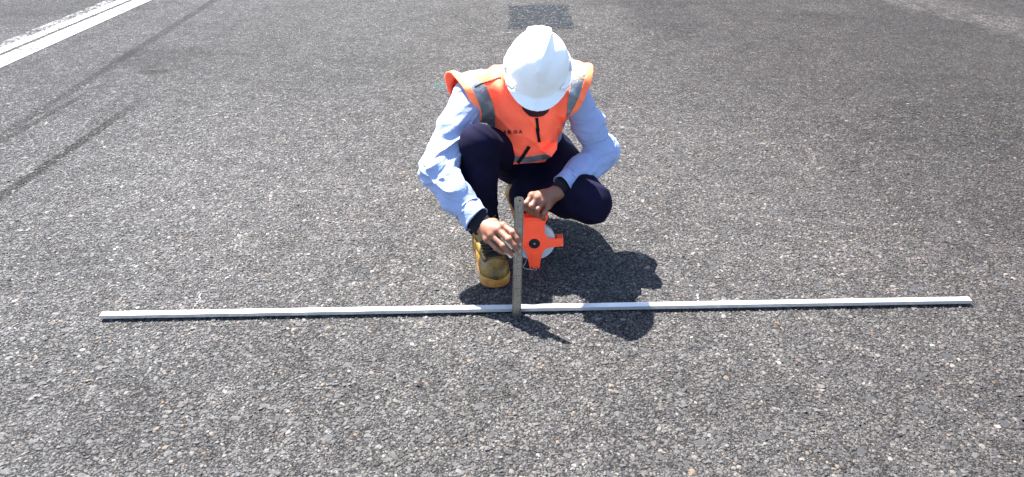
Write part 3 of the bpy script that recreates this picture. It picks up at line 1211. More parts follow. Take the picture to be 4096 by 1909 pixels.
# ---- body: one continuous skin surface
NECK0 = (SH_R + SH_L) / 2 + np.array([0, .01, .055])
CHEST = np.array([.055, 2.66, .56])
BELLY = np.array([.066, 2.745, .36])
XA = (1, .08, 0)
body = [
    RC(BELLY, CHEST, .092, .100, .03, (XA, .80)),
    RC(SH_R + [.02, .02, -.01], SH_L + [-.02, .02, -.01], .046, .046, .04),
    EL((.078, 2.775, .29), (.140, .105, .11), .03),
    RC(NECK0 + [0, .03, .0], hp(0, .03, -.10), .062, .056, .03),
    # skull, jaw, face
    EL(hp(0, .012, .005), (.074, .094, .092), .02, RHn),
    EL(hp(0, -.036, -.055), (.060, .056, .072), .03, RHn),
    EL(hp(0, -.058, -.118), (.034, .030, .024), .03, RHn),
    RC(hp(0, -.095, -.030), hp(0, -.113, -.064), .010, .0125, .010),
    RC(hp(-.012, -.101, -.068), hp(.012, -.101, -.068), .0085, .0085, .006),
    RC(hp(-.040, -.080, -.018), hp(.040, -.080, -.018), .012, .012, .014),
    RC(hp(-.018, -.0965, -.088), hp(.018, -.0965, -.088), .0055, .0055, .005),
    RC(hp(-.016, -.094, -.098), hp(.016, -.094, -.098), .0062, .0062, .005),
    EL(hp(-.076, .012, -.045), (.010, .020, .032), .006, RHn), EL(hp(.076, .012, -.045), (.010, .020, .032), .006, RHn),
    # limbs
    RC(SH_R, EL_R, .044, .036, .02), RC(EL_R, WR_R, .036, .026, .015),
    RC(SH_L, EL_L, .044, .036, .02), RC(EL_L, WR_L, .036, .026, .015),
    RC(HIP_R, KN_R, .075, .048, .03), RC(KN_R, AN_R, .046, .032, .02),
    RC(HIP_L, KN_L, .075, .048, .03), RC(KN_L, AN_L, .046, .032, .02),
    RC(AN_R, AN_R + [.01, -.06, -.05], .032, .03, .02), RC(AN_L, AN_L + [.02, -.04, -.06], .032, .03, .02),
]
body += hand(WR_R, EL_R, [r_idx, r_mid, r_rng, r_pnk], r_thm)
body += hand(WR_L, EL_L, [l_idx, l_mid, l_rng, l_pnk], l_thm)


def graded(lo, hi, fine, hf, hc):
    q, x = [], lo
    while x < hi:
        q.append(x)
        x += hf if any(a <= x <= b for a, b in fine) else hc
    return np.array(q)


lo = np.min([p.lo for p in body], 0); hi = np.max([p.hi for p in body], 0)
ax = [graded(lo[0], hi[0], [(-.14, .24)], .0023, .009),
      graded(lo[1], hi[1], [(2.07, 2.48)], .0023, .009),
      graded(lo[2], hi[2], [(.19, .37), (.60, .78)], .0023, .009)]
D = field(ax, body)
V, Fq = surface_nets(D, ax)
V = relax(V, Fq, 2, .4)
link_mesh('body', V, Fq, M_SKIN, person, True)
bodyob = person.children[0]
# finger nails
for fch in (r_idx, r_mid, r_rng, r_pnk):
    tip, dip = fch[3], fch[2]
    d = nrm(tip - dip)
    nn = nrm(np.array([-.1, -.6, .75]) - d * (np.array([-.1, -.6, .75]) @ d))
    sd = np.cross(d, nn)
    c = tip + nn * .0068 + d * .0015
    bm = bmesh.new()
    bmesh.ops.create_uvsphere(bm, u_segments=10, v_segments=6, radius=1)
    M_ = Matrix(((d[0], sd[0], nn[0], c[0]), (d[1], sd[1], nn[1], c[1]), (d[2], sd[2], nn[2], c[2]), (0, 0, 0, 1))) @ Matrix.Diagonal((.0062, .0050, .0020, 1))
    g_ = xform(bm_out(bm), M_)
    link_mesh('finger_nail', g_[0], g_[1], M_NAIL, bodyob, True)
# eyes and brows
for s in (-1, 1):
    c = hp(s * .031, -.083, -.035)
    bm = bmesh.new(); bmesh.ops.create_uvsphere(bm, u_segments=14, v_segments=10, radius=.0115)
    g_ = xform(bm_out(bm), Matrix.Translation(Vector(c)))
    link_mesh('eye', g_[0], g_[1], plastic('eye_white', (.7, .68, .65), .2), bodyob, True)
    g_ = tube_geo([hp(s * .014, -.098, -.020), hp(s * .032, -.096, -.014), hp(s * .05, -.084, -.018)], [.003, .0038, .002], 6)
    link_mesh('eyebrow', g_[0], g_[1], plastic('black_hair', (.012, .010, .009), .6), bodyob, True)
# short hair under the hat
Dh = field(ax_uniform(H0 - .16, H0 + .16, .005), [EL(hp(0, .018, .008), (.078, .096, .092), .02, RHn), EL(hp(0, .055, -.05), (.066, .055, .06), .02, RHn)])
Vh, Fh = surface_nets(Dh, ax_uniform(H0 - .16, H0 + .16, .005))
link_mesh('hair', Vh, Fh, plastic('short_black_hair', (.012, .010, .009), .7, .2, .6), person, True)
# dark neck gaiter pulled up under the chin
gait = [RC(hp(0, .02, -.105), hp(0, -.035, -.125), .064, .052, .03), EL(hp(0, -.060, -.116), (.043, .036, .026), .03, RHn), EL(hp(0, -.074, -.150), (.044, .034, .032), .03, RHn)]
axg = ax_uniform(hp(0, 0, -.11) - .17, hp(0, 0, -.11) + .17, .005)
Vg, Fg = surface_nets(add_folds(field(axg, gait), axg, lambda p: .004 * ridges(p, (0, .3, 1), (1, 0, 0), 55, 8, 3.)), axg)
link_mesh('neck_gaiter', Vg, Fg, fabric('maroon_gaiter_cloth', (.055, .018, .024), .3, .9, 700, .3), person, True)

# ---- trousers
tr = [
    EL((.078, 2.785, .28), (.168, .125, .125), .04),
    RC(BELLY + [0, .01, -.05], BELLY + [0, 0, .03], .115, .108, .03, (XA, .84)),
    RC(HIP_R + [0, 0, .01], KN_R, .092, .064, .03),
    RC(KN_R, KN_R + (AN_R - KN_R) * .30, .0675, .066, .02),
    RC(KN_R + (AN_R - KN_R) * .30, AN_R + [-.005, .005, .012], .066, .055, .02),
    RC(HIP_L + [0, 0, .01], KN_L, .094, .074, .03),
    RC(KN_L, KN_L + (AN_L - KN_L) * .35, .074, .070, .02),
    RC(KN_L + (AN_L - KN_L) * .35, AN_L, .070, .052, .02),
    RC(AN_L + [.05, -.045, .03], AN_L + [.006, -.014, -.02], .066, .066, .02),
    RC(AN_L + [-.004, -.018, -.02], AN_L + [.022, -.026, -.10], .073, .060, .02),
]
lo = np.min([p.lo for p in tr], 0); hi = np.max([p.hi for p in tr], 0)
ax = ax_uniform(lo, hi, .0045)
D = field(ax, tr)


def trf(p):
    kr = np.exp(-((np.linalg.norm(p - KN_R, axis=1) - .10) / .07) ** 2)
    an = np.clip((.24 - p[:, 2]) / .15, 0, 1)
    o = .0065 * ridges(p, (.35, .2, 1), (1, -.3, -.2), 20, 5, 1.3) - .003
    o += .009 * an * (ridges(p, (0.1, .1, 1), (1, .5, 0), 42, 6, 4.1) - .3)
    o += .006 * kr * (ridges(p, (.6, .3, .7), (.7, -.2, -.6), 34, 6, 8.7) - .3)
    return o


D = add_folds(D, ax, trf)
V, Fq = surface_nets(D, ax)
V = relax(V, Fq, 1, .4)
link_mesh('trousers', V, Fq, M_NAVY, person, True)

# ---- shirt with long sleeves
def sleeve_pts(S, E, Wp, cut):
    return Wp + (E - Wp) * cut


CU_R = WR_R + (EL_R - WR_R) * .30
CU_L = WR_L + (EL_L - WR_L) * .27
shirt = [
    RC(BELLY, CHEST, .104, .113, .03, (XA, .80)),
    RC(SH_R + [.02, .02, -.005], SH_L + [-.02, .02, -.005], .055, .055, .04),
    RC(SH_R, SH_R + (EL_R - SH_R) * .5, .068, .064, .03), RC(SH_R + (EL_R - SH_R) * .5, EL_R, .064, .058, .02),
    RC(EL_R, EL_R + (WR_R - EL_R) * .45, .058, .055, .02), RC(EL_R + (WR_R - EL_R) * .45, CU_R + (WR_R - CU_R) * .1, .055, .043, .02),
    RC(SH_L, SH_L + (EL_L - SH_L) * .5, .060, .055, .03), RC(SH_L + (EL_L - SH_L) * .5, EL_L, .055, .052, .02),
    RC(EL_L, EL_L + (WR_L - EL_L) * .45, .056, .053, .02), RC(EL_L + (WR_L - EL_L) * .45, CU_L + (WR_L - CU_L) * .1, .053, .044, .02),
]
lo = np.min([p.lo for p in shirt], 0); hi = np.max([p.hi for p in shirt], 0)
ax = ax_uniform(lo, hi, .0032)
D = field(ax, shirt)


def seg_t(p, a, b):
    d = b - a
    return ((p - a) @ d) / (d @ d)


def shf(p):
    o = np.zeros(len(p))
    for S, E, Wp, sd, u1, l1, u2, l2 in (
            (SH_R, EL_R, WR_R, 2.0, (-.40, -.15, .90), (.88, .0, .42), (.05, -.30, .95), (.97, .10, .06)),
            (SH_L, EL_L, WR_L, 9.0, (-.35, -.15, .92), (.90, .0, .38), (-.10, -.30, .95), (.93, .0, .22))):
        t1, t2 = seg_t(p, S, E), seg_t(p, E, Wp)
        d1 = np.linalg.norm(p - S - np.clip(t1, 0, 1)[:, None] * (E - S), axis=1)
        d2 = np.linalg.norm(p - E - np.clip(t2, 0, 1)[:, None] * (Wp - E), axis=1)
        w1 = 1 / (1 + np.exp(np.clip((d1 - d2) / .015, -30, 30))); near = np.minimum(d1, d2) < .10
        f1 = .016 * (ridges(p, u1, l1, 36, 6, sd, .9, 2.4) - .30) + .009 * (ridges(p, u1, l1, 68, 11, sd + 3, .9, 2.0) - .33)
        f2 = .018 * (ridges(p, u2, l2, 36, 6, sd + 5, .9, 2.4) - .30) + .010 * (ridges(p, u2, l2, 66, 11, sd + 6, .9, 2.0) - .33)
        a1 = np.clip(t1 * 1.4 + .1, .3, 1)
        a2 = np.clip(1.15 - t2 * 1.05, .15, 1)
        o += np.where(near, f1 * a1 * w1 + f2 * a2 * (1 - w1), 0)
    return o


D = add_folds(D, ax, shf, .04)
V, Fq = surface_nets(D, ax)
V = relax(V, Fq, 1, .35)
# cut the sleeves open where the cuffs begin
for S, E, Wp, CU in ((SH_R, EL_R, WR_R, CU_R), (SH_L, EL_L, WR_L, CU_L)):
    fo = nrm(Wp - E)
    dl = np.linalg.norm(V - Wp, axis=1)
    g_ = np.where(dl < .17, (V - CU) @ fo - .012, -1)
    V, Fq = clip_mesh(V, Fq, g_)
V2, F2 = shell(V, [list(f) for f in Fq], -.002, .002)
shirt_ob = link_mesh('shirt', V2, F2, M_SHIRT, person, True)


def limb_frame(a, b):
    w = nrm(b - a)
    u = nrm(np.cross(w, (0, -1, .15)))
    return u, np.cross(w, u), w


def sleeve_band(a, b, r0, r1, squash, n=40, seg=10, wav=.0015, thick=.0028, seed=0., lip=0.0, skew=0.0):
    """open fabric tube"""
    u, v_, w = limb_frame(a, b)
    L = np.linalg.norm(b - a)
    V, Fc = [], []
    for i in range(seg + 1):
        t = i / seg
        for k in range(n):
            an = 2 * math.pi * k / n
            r = r0 + (r1 - r0) * t + lip * max(0, t - .8) * 5
            r += wav * math.sin(an * 3 + seed + t * 2) + wav * .7 * math.sin(an * 5 + seed * 2 - t * 6)
            q = a + w * (L * t + skew * math.cos(an + seed) * t) + u * math.cos(an) * r + v_ * math.sin(an) * r * squash
            V.append(q)
    for i in range(seg):
        for k in range(n):
            k2 = (k + 1) % n
            Fc.append([i * n + k, i * n + k2, (i + 1) * n + k2, (i + 1) * n + k])
    V = np.array(V)
    return shell(V, Fc, 0, thick)


for (E, Wp, CU, sd, r0, r1) in ((EL_R, WR_R, CU_R, .6, .0475, .0475), (EL_L, WR_L, CU_L, 2.2, .0475, .0470)):
    fo = nrm(Wp - E)
    gv, gf = sleeve_band(CU - fo * .004, CU + fo * .050, r0, r1, .92, seed=sd, wav=.0022, lip=.002, skew=.006)
    cuff = link_mesh('cuff', gv, gf, M_SHIRT, shirt_ob, True)
    # seam where the cuff meets the sleeve
    gv, gf = sleeve_band(CU - fo * .0065, CU - fo * .0015, r0 + .0015, r0 + .0015, .92, seg=2, seed=sd, wav=.0022)
    link_mesh('cuff_seam', gv, gf, M_SHIRT, shirt_ob, True)
    gv, gf = sleeve_band(CU + fo * .010, Wp + fo * .010, .0405, .0335, .92, seg=12, seed=sd + 1, wav=.0012)
    link_mesh('undersleeve', gv, gf, M_BLACK, person, True)
    if sd > 1:
        u, v_, w = limb_frame(E, Wp)
        cb = P(2329, 733, Y=(CU + fo * .03)[1] - .045)
        nn = nrm(cb - (CU + fo * .03))
        cb = CU + fo * .030 + nn * .0505
        t1 = nrm(np.cross(nn, (0, 0, 1))); t2 = np.cross(nn, t1)
        gb = cyl_geo(.0062, -.001, .0022, 16, .0008)
        gb = xform(gb, Matrix(((t1[0], nn[0], t2[0], cb[0]), (t1[1], nn[1], t2[1], cb[1]), (t1[2], nn[2], t2[2], cb[2]), (0, 0, 0, 1))))
        link_mesh('button', gb[0], gb[1], plastic('grey_button', (.25, .26, .32), .3), shirt_ob, True)

# ---- vest
AW_R = P(1806, 372, Y=2.63)
AW_L = P(2342, 345, Y=2.65)
torso = [
    RC(BELLY + [-.01, 0, -.03], BELLY + [-.01, -.005, .03], .112, .112, .02, (XA, .98)),
    RC(np.array([.046, 2.685, .435]), CHEST, .120, .128, .018, (XA, .90)),
    RC(SH_R + [.03, .02, .0], SH_L + [-.03, .02, .0], .064, .064, .05),
    RC(P(1885, 352, Y=2.725), P(2292, 318, Y=2.75), .060, .060, .05),
    EL((.055, 2.71, .60), (.155, .105, .09), .04),
    RC(NECK0, NECK0 + [0, -.05, .03], .075, .066, .03),
]
wings = [RC(SH_R + [.03, 0, 0], AW_R, .074, .070, .03), RC(SH_L + [-.03, 0, 0], AW_L, .070, .072, .03)]
vest = torso + wings
lo = np.min([p.lo for p in vest], 0); hi = np.max([p.hi for p in vest], 0)
ax = ax_uniform(lo, hi, .0038)
D = field(ax, vest)


def vsf(p):
    low = np.clip((.50 - p[:, 2]) / .12, 0, 1)
    o = .014 * (ridges(p, (1, 0, .35), (-.3, 0, 1), 15, 4, 2.2, .7, 1.5) - .35)
    o += low * .012 * (ridges(p, (.15, 0, 1), (1, 0, -.1), 17, 4, 5.5, .7, 1.8) - .35)
    o += .0055 * (ridges(p, (.7, .2, .6), (.6, .1, -.7), 26, 5, 7.5, .8, 2.4) - .3)
    return o


D = add_folds(D, ax, vsf, .035)
V, Fq = surface_nets(D, ax)
V = relax(V, Fq, 1, .4)
Fq = [list(f) for f in Fq]
# armholes: the plane of each opening through three points of its edge
def plane3(a, b, c, out):
    n_ = nrm(np.cross(b - a, c - a))
    return (n_ if n_ @ np.asarray(out) > 0 else -n_), a


AH_R = plane3(P(1792, 312, Y=2.66), P(1846, 352, Y=2.57), P(1913, 482, Y=2.53), (-1, 0, 0))
AH_L = plane3(P(2356, 268, Y=2.68), P(2356, 330, Y=2.60), P(2322, 440, Y=2.55), (1, 0, 0))
dt = evalp(torso, V)
for n_, p0 in (AH_R, AH_L):
    dt = evalp(torso, V)
    g_ = np.minimum((V - p0) @ n_, np.maximum(dt - .007, V[:, 2] - .60))
    V, Fq = clip_mesh(V, Fq, g_)
# neck opening and hem
g_ = .066 - np.linalg.norm(V - (NECK0 + [.0, -.06, .055]), axis=1)
V, Fq = clip_mesh(V, Fq, g_)
hx = V[:, 0] - .03
g_ = (.335 + .10 * np.abs(hx) + .012 * np.sin(V[:, 0] * 30) + .05 * np.clip(V[:, 1] - 2.7, 0, 1)) - V[:, 2]
V, Fq = clip_mesh(V, Fq, g_)
# keep the garment in one piece: drop cut-off scraps
par = list(range(len(V)))
def root_(i):
    while par[i] != i:
        par[i] = par[par[i]]
        i = par[i]
    return i
for f in Fq:
    for i_ in f[1:]:
        par[root_(i_)] = root_(f[0])
sizes = {}
for f in Fq:
    sizes[root_(f[0])] = sizes.get(root_(f[0]), 0) + 1
big = max(sizes, key=sizes.get)
Fq = [f for f in Fq if root_(f[0]) == big]
V, Fq = clip_mesh(V, Fq, -np.ones(len(V)))
VV, VF = shell(V, Fq, 0, .0028)
vest_ob = link_mesh('vest', VV, VF, M_VEST, person, True)
vest_bvh = BVHTree.FromPolygons([Vector(q) for q in V], Fq)


def panel(name, conds, mat, off=.0034, thick=.0012, parent=vest_ob):
    """a piece of cloth sewn on the vest: the part of the vest surface where all conditions are <=0"""
    v_, f_ = V, Fq
    for c_ in conds:
        if not len(f_): return None
        v_, f_ = clip_mesh(v_, f_, c_(v_))
    if not f_: return None
    v2, f2 = shell(v_, f_, off, thick)
    return link_mesh(name, v2, f2, mat, parent, True)


# grey reflective bands over each shoulder: between two planes
def on_vest(u, v, lift=.004):
    d = ray(u, v)
    o = Vector((0, 0, CAM_H))
    h = vest_bvh.ray_cast(o, Vector(d).normalized())
    if h[0] is None: return None
    return np.array(h[0]) + np.array(h[1]) * lift * (1 if h[1].dot(Vector(d)) < 0 else -1)


for pix, w_ in (([(1858, 305), (1885, 330), (1912, 356), (1932, 410), (1948, 462)], .031), ([(2316, 268), (2314, 330), (2304, 400), (2296, 450)], .030)):
    hits = [h for h in (on_vest(*q, 0) for q in pix) if h is not None]
    hits.sort(key=lambda h: h[2])
    hz, hx_ = [h[2] for h in hits], [h[0] for h in hits]
    cen = lambda v, hz=hz, hx_=hx_: v[:, 0] - np.interp(v[:, 2], hz, hx_)
    panel('reflective_band', [lambda v, c=cen, w_=w_: c(v) - w_, lambda v, c=cen, w_=w_: -c(v) - w_, lambda v: .455 - v[:, 2]], M_REFL)
wz = lambda v: v[:, 2] - (.368 + .055 * np.abs(v[:, 0] - .055))
panel('waist_band', [lambda v: wz(v) - .016, lambda v: -wz(v) - .016], M_REFL)
# light trim along the armholes
for n_, p0, s in ((*AH_R, -1), (*AH_L, 1)):
    panel('armhole_trim', [lambda v, n_=n_, p0=p0: -((v - p0) @ n_) - .022, lambda v: .50 - v[:, 2], lambda v, s=s: -s * (v[:, 0] - .055) + .12], M_TRIM, .0036, .0016)


# zip: upper length and the lower length below the fold
def vest_line(name, pix, wpx, mat, lift, n=24, thick=.0015):
    pts = []
    for i in range(n + 1):
        t = i / n * (len(pix) - 1)
        k = min(int(t), len(pix) - 2)
        a, b = np.array(pix[k], float), np.array(pix[k + 1], float)
        c = a + (b - a) * (t - k)
        d = nrm(b - a); q = np.array([-d[1], d[0]])
        l, r = on_vest(*(c + q * wpx / 2), lift), on_vest(*(c - q * wpx / 2), lift)
        if l is not None and r is not None: pts.append((l, r))
    if len(pts) < 2: return None
    Vv = np.array([p for lr in pts for p in lr])
    Ff = [[2 * i, 2 * i + 1, 2 * i + 3, 2 * i + 2] for i in range(len(pts) - 1)]
    v2, f2 = shell(Vv, Ff, 0, thick)
    return link_mesh(name, v2, f2, mat, vest_ob)


vest_line('zip', [(2146, 470), (2150, 520), (2156, 566)], 12, M_BLACK, .0058)
vest_line('zip', [(2116, 582), (2098, 612), (2070, 652)], 13, M_BLACK, .0065)
vest_line('pocket_welt', [(2222, 508), (2245, 506), (2268, 496)], 7, M_TRIM, .0042)
vest_line('pocket_seam', [(2222, 508), (2220, 545), (2215, 572)], 3, M_TRIM, .0042)
for pix in ([(1898, 352), (1925, 338), (1965, 326), (2008, 312)], [(2285, 300), (2310, 306), (2345, 318)]):
    vest_line('shoulder_seam', pix, 5, M_BLACK if pix[0][0] < 2000 else M_TRIM, .0052)

# lettering on the chest
def letters():
    gv, gf = text_geo('ARGA', 1.0)
    gv = np.array(gv)
    x0, x1 = gv[:, 0].min(), gv[:, 0].max()
    # widen the spacing as on the vest: place each letter by itself
    out = []
    for i, ch in enumerate('ARGA'):
        cv, cf = text_geo(ch, 1.0, 0, .028)
        cv = np.array(cv)
        mn, mx = cv.min(0), cv.max(0)
        cx, cy = (2022 + i * 20.3, 526.5 - i * .5)
        VV_ = []
        ok = True
        for q in cv:
            a = (q[0] - (mn[0] + mx[0]) / 2) / (mx[0] - mn[0]); b = (q[1] - (mn[1] + mx[1]) / 2) / (mx[1] - mn[1])
            p = on_vest(cx + a * 14.5, cy - b * 15, .0056)
            if p is None: ok = False; break
            VV_.append(p)
        if ok:
            bm = bmesh.new()
            vv = [bm.verts.new(q) for q in VV_]
            for f in cf:
                try: bm.faces.new([vv[k] for k in f])
                except ValueError: pass
            v2, f2 = bm_out(bm)
            v2, f2 = shell(np.array(v2), [list(q) for q in f2], 0, .0008)
            link_mesh('letter', v2, f2, M_INK, vest_ob)


letters()
# loose corner of the vest hem, bent outwards on the right
fl = [(2158, 600, 2.58), (2196, 580, 2.58), (2231, 568, 2.575), (2227, 598, 2.55), (2206, 628, 2.535), (2182, 614, 2.55)]
fv = np.array([P(a, b, Y=c_) for a, b, c_ in fl])
cen = fv.mean(0) + [0, -.008, .004]
v2, f2 = shell(np.concatenate([fv, [cen]]), [[i, 6, (i + 1) % 6] for i in range(6)], 0, .003)
link_mesh('hem_corner', v2, f2, M_VEST, vest_ob)

# ---- hard hat (built on its own axes, then set on the head)
nt = NT('white_hat_plastic')
g = nt.n('TexCoord').outputs['Object']
n = nt.noise(g, 22, 5, .65); n2 = nt.noise(g, 160, 2, .5)
c = nt.mix(nt.maprange(n.outputs[0], .52, .72, 0, .35), (.90, .89, .87), (.78, .75, .70))
c = nt.mix(nt.maprange(n2.outputs[0], .72, .77, 0, .65), c, (.35, .28, .18))
nt.base(c, nt.maprange(n.outputs[0], .3, .7, .28, .42), 0, .5)
nt.l(nt.bump(n.outputs[0], .05, .004), nt.b.inputs['Normal'])
M_HAT = nt.m


HB, HC = .123, .124          # half length and height of the dome


def dome_r(x, y, z, grow=0.0):
    a, b, c = .1085 + grow, HB + grow, HC + grow
    k0 = np.sqrt((x / a) ** 2 + (y / b) ** 2 + (z / c) ** 2)
    k1 = np.sqrt((x / a ** 2) ** 2 + (y / b ** 2) ** 2 + (z / c ** 2) ** 2) + 1e-9
    return k0 * (k0 - 1) / k1


def ridge_h(x, y, z):
    """raised V ridge on the crown: wide flat crest at the back, narrowing to a point at the front, sloping side walls"""
    t = np.clip((y + .092) / .140, 0, 1)
    crest = .0012 + .038 * t ** .9
    foot = np.maximum(crest + .006, .045 - .020 * np.clip((-.05 - y) / .05, 0, 1))
    r = np.clip((foot - np.abs(x)) / (foot - crest), 0, 1)
    g = np.clip((y + .106) / .016, 0, 1) * np.clip((.118 - y) / .03, 0, 1)
    return (.0125 + .003 * np.clip((-y - .02) / .05, 0, 1)) * r * g * np.clip((z - .01) / .03, 0, 1)


axh = [np.arange(-.14, .1401, .0024), np.arange(-.20, .1601, .0024), np.arange(-.06, .18, .0024)]
X, Y, Z = axh[0][:, None, None], axh[1][None, :, None], axh[2][None, None, :]
Dd = dome_r(X, Y, Z) + 0 * X
Dd = Dd - ridge_h(X, Y, Z)
# shallow crease running down from the ridge tip to the brow
cre = np.sqrt(X ** 2 * 1.0 + 0 * Y + 0 * Z)
Dd = Dd + .004 * np.exp(-(X / .014) ** 2) * np.clip((-Y - .075) / .03, 0, 1) * np.clip((Z - .03) / .03, 0, 1) * -1
shell_in = dome_r(X, Y, Z, -.0045) + 0 * X
hat = np.maximum(np.maximum(Dd, -shell_in), -(Z + .007))
# brim: rim all round, visor to the front, drooping slightly
ang_y = np.clip(-Y / .10, 0, 1)
by = np.where(Y < 0, HB + .046, HB + .008)
bx = .1085 + .0085
re = np.sqrt((X / bx) ** 2 + (Y / by) ** 2)
brim2d = (re - 1) * np.minimum(bx, by) * .9
zc = -.004 - .006 * np.clip((-Y - .112) / .06, 0, 1) ** 1.3 + 0 * X
slab = np.abs(Z - zc - .055 * 0) - .0022
brim = np.maximum(np.maximum(brim2d, slab), -(dome_r(X, Y, np.zeros_like(Z), -.0042) + 0 * Z))
hat = smin(hat, brim, .007)
Vh, Fh = surface_nets(hat.astype(np.float32), axh)
Vh = relax(Vh, Fh, 1, .35)
g_ = xform((Vh, Fh), MH)
hat_ob = link_mesh('hard_hat', g_[0], g_[1], M_HAT, person, True)


def hat_part(name, geo, mat=M_HAT, smooth=False):
    g_ = xform(geo, MH)
    return link_mesh(name, g_[0], g_[1], mat, hat_ob, smooth)


for s in (-1, 1):
    # accessory blocks on the brow and slotted side lugs
    T = Matrix.Translation(Vector((s * .0925, -.086, .012))) @ Matrix.Rotation(s * R(38), 4, 'Z') @ Matrix.Rotation(R(-6), 4, 'X')
    hat_part('accessory_block', xform(box_geo(0, 0, 0, .030, .013, .015, .002), T))
    T = Matrix.Translation(Vector((s * .1125, .0, .010))) @ Matrix.Rotation(s * R(2), 4, 'Z')
    hat_part('slot_lug', xform(box_geo(0, 0, 0, .008, .040, .022, .002), T))
    T = Matrix.Translation(Vector((s * .1150, .0, .012)))
    hat_part('slot', xform(box_geo(0, 0, 0, .0055, .024, .004, .0005), T), plastic('dark_slot', (.10, .09, .08), .7))
    # chin strap
    pts = [hp(s * .098, -.035, .0), hp(s * .088, -.045, -.05), hp(s * .062, -.055, -.10), hp(s * .02, -.070, -.140)]
    gs = tube_geo(pts, .0042, 6)
    link_mesh('chin_strap', gs[0], gs[1], M_BLACK, hat_ob, True)
    pts = [hp(s * .104, -.050, -.006), hp(s * .096, -.075, -.02)]
    gs = tube_geo(pts, .005, 6)
    link_mesh('strap_clip', gs[0], gs[1], plastic('white_clip', (.6, .6, .62), .4), hat_ob, True)
hat_part('sweatband', xform(sleeve_band(np.array([0, 0, -.03]), np.array([0, 0, .006]), .084, .090, 1.18, 40, 4, 0, .003), Matrix.Identity(4)), M_BLACK)

# ---- boots
def boot_field():
    axb = [np.arange(-.08, .0801, .003), np.arange(-.03, .33, .003), np.arange(-.01, .24, .003)]
    up = [
        RC((0, .045, .055), (0, .05, .15), .046, .048, .02), RC((0, .05, .15), (0, .045, .20), .048, .050, .01),
        RC((0, .05, .05), (0, .15, .050), .043, .046, .03), RC((0, .07, .10), (.0, .17, .060), .040, .040, .03),
        EL((.002, .225, .046), (.050, .066, .043), .02), RC((0, .15, .04), (.002, .22, .035), .044, .047, .03),
    ]
    D = field(axb, up)
    X, Y, Z = axb[0][:, None, None], axb[1][None, :, None], axb[2][None, None, :]
    D = np.maximum(D, -(Z - .020))
    D = np.maximum(D, Z - .195)
    return axb, D, up


axb, Db, upb = boot_field()
Vb, Fb = surface_nets(Db, axb)
Vb = relax(Vb, Fb, 1, .4)


class Out2:
    """sole outline seen from above"""
    def __call__(s, x, y):
        def rc(ax_, ay, bx_, by_, ra, rb):
            dx, dy = bx_ - ax_, by_ - ay
            t = np.clip(((x - ax_) * dx + (y - ay) * dy) / (dx * dx + dy * dy), 0, 1)
            return np.sqrt((x - ax_ - t * dx) ** 2 + (y - ay - t * dy) ** 2) - (ra + (rb - ra) * t)
        return smin(rc(0, .045, 0, .14, .043, .043), rc(0, .14, .003, .232, .043, .0575), .03)


axs = [np.arange(-.08, .0801, .003), np.arange(-.03, .33, .003), np.arange(-.012, .06, .003)]
X, Y, Z = axs[0][:, None, None], axs[1][None, :, None], axs[2][None, None, :]
o2 = Out2()(X, Y)
zt_ = .030 + .010 * np.clip((Y - .20) / .08, 0, 1)
q1, q2 = np.maximum(o2 + .004, 0), np.maximum(np.abs(Z - zt_ / 2) - zt_ / 2 + .004, 0)
Ds = np.sqrt(q1 ** 2 + q2 ** 2) + np.minimum(np.maximum(o2 + .004, np.abs(Z - zt_ / 2) - zt_ / 2 + .004), 0) - .004
Vs, Fs = surface_nets(Ds.astype(np.float32), axs)
Vs = relax(Vs, Fs, 1, .3)

nt = NT('worn_tan_leather')
g = nt.n('TexCoord').outputs['Object']
n = nt.noise(g, 20, 5, .65); n2 = nt.noise(g, 60, 4, .7)
c = nt.ramp(n.outputs[0], [(.32, (.034, .022, .006)), (.44, (.135, .072, .007)), (.56, (.22, .125, .014)), (.72, (.29, .20, .08))])
c = nt.mix(nt.maprange(n2.outputs[0], .56, .72, 0, .7), c, (.03, .026, .024))
nt.base(c, nt.maprange(n.outputs[0], .3, .7, .35, .6), 0, .5)
nt.l(nt.bump(n2.outputs[0], .4, .002), nt.b.inputs['Normal'])
M_LEATHER = nt.m
nt = NT('worn_rubber_sole')
g = nt.n('TexCoord').outputs['Object']
n = nt.noise(g, 24, 5, .65)
c = nt.ramp(n.outputs[0], [(.32, (.34, .065, .012)), (.48, (.38, .15, .03)), (.62, (.42, .25, .075)), (.8, (.14, .07, .022))])
nt.base(c, .55, 0, .4)
nt.l(nt.bump(n.outputs[0], .3, .003), nt.b.inputs['Normal'])
M_SOLE = nt.m
M_TONGUE = fabric('dark_boot_tongue', (.022, .020, .017), .3, .8, 500, .4)
M_LACE = fabric('dark_lace', (.045, .040, .030), .3, .8, 500, .4)
M_EYELET = plastic('yellow_lace_hook', (.55, .33, .03), .4, .2)


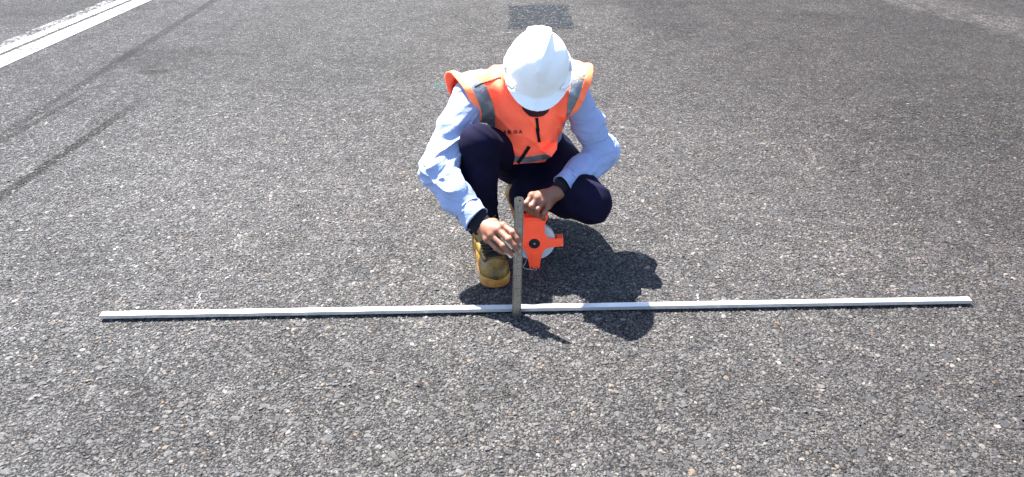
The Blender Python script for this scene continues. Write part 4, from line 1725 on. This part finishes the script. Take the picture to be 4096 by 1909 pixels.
def make_boot(M, bend=0.0):
    """M: boot axes (x side, y heel to toe, z up) to the world; bend lifts the rear part about the ball of the foot"""
    def dfm(v):
        v = np.array(v, float)
        if bend:
            yb = .215
            t = np.clip((yb + .02 - v[:, 1]) / .05, 0, 1) * bend
            y, z = v[:, 1] - yb, v[:, 2]
            c_, s_ = np.cos(t), np.sin(t)
            v = np.stack([v[:, 0], yb + y * c_ + z * s_, -y * s_ + z * c_], 1)
        return v
    def put(name, geo, mat, parent, smooth=True):
        v, f = geo
        g_ = xform((dfm(v), f), M)
        return link_mesh(name, g_[0], g_[1], mat, parent, smooth)
    b = put('boot', (Vb, Fb), M_LEATHER, person)
    put('sole', (Vs, Fs), M_SOLE, b)
    bv = BVHTree.FromPolygons([Vector(q) for q in Vb], [list(map(int, q)) for q in Fb])
    def on(x, y, lift):
        h = bv.ray_cast(Vector((x, y + .1, .3)), Vector((0, -.33, -1)).normalized())
        if h[0] is None: h = bv.ray_cast(Vector((x, y, .3)), Vector((0, 0, -1)))
        if h[0] is None: h = bv.find_nearest(Vector((x, y, .10)))
        return np.array(h[0]) + np.array(h[1]) * lift
    # tongue
    gv, rows = [], []
    ys = np.linspace(.198, .085, 9)
    for y in ys:
        for x in np.linspace(-.029, .029, 7):
            gv.append(on(x * (1 + (.178 - y) * 2), y, .0015))
    gf = [[i * 7 + k, i * 7 + k + 1, (i + 1) * 7 + k + 1, (i + 1) * 7 + k] for i in range(8) for k in range(6)]
    v2, f2 = shell(np.array(gv), gf, 0, .003)
    put('tongue', (v2, f2), M_TONGUE, b)
    # facings beside the tongue
    for s in (-1, 1):
        gv = []
        for y in ys:
            for x in (.027, .034, .042):
                gv.append(on(s * x * (1 + (.178 - y) * 1.6), y, .001))
        gf = [[i * 3 + k, i * 3 + k + 1, (i + 1) * 3 + k + 1, (i + 1) * 3 + k] for i in range(8) for k in range(2)]
        if s > 0: gf = [q[::-1] for q in gf]
        v2, f2 = shell(np.array(gv), gf, 0, .0035)
        put('facing', (v2, f2), M_LEATHER, b)
        for y in (.160, .138, .116):
            c_ = on(s * .033, y, .004)
            bm = bmesh.new(); bmesh.ops.create_uvsphere(bm, u_segments=8, v_segments=6, radius=.0032)
            put('eyelet', xform(bm_out(bm), Matrix.Translation(Vector(c_))), M_EYELET, b)
    # laces crossing
    for i, y in enumerate((.168, .150, .132, .114)):
        for s in (-1, 1):
            y2 = y - .016
            pts = [on(-s * .033 + s * .066 * t, y + (y2 - y) * t, .0065 + .002 * math.sin(t * 3.14)) for t in np.linspace(0, 1, 7)]
            put('lace', tube_geo(pts, .0026, 6), M_LACE, b)
    # toe cap seam
    pts = [on(x, .185 + .010 * (1 - (x / .045) ** 2), .0008) for x in np.linspace(-.043, .043, 11)]
    put('toe_seam', tube_geo(pts, .0022, 6), M_LEATHER, b)
    return b


def axes_m(origin, ydir, zdir):
    y = nrm(ydir); z = nrm(np.asarray(zdir) - y * (np.asarray(zdir) @ y)); x = np.cross(y, z)
    return Matrix(((x[0], y[0], z[0], origin[0]), (x[1], y[1], z[1], origin[1]), (x[2], y[2], z[2], origin[2]), (0, 0, 0, 1)))


HEEL_R = np.array([-.116, 2.528, .004])
TOE_R = P(2001, 1166, z=.004)
make_boot(axes_m(HEEL_R, TOE_R - HEEL_R, (0, 0, 1)))
# far boot: ball of the foot on the road, heel raised under the body
BALL = np.array([.066, 2.665, .004])
yd = nrm((.75, -.66, 0))
mb = axes_m(BALL - yd * .215, yd, (0, 0, 1))
make_boot(mb, R(60))
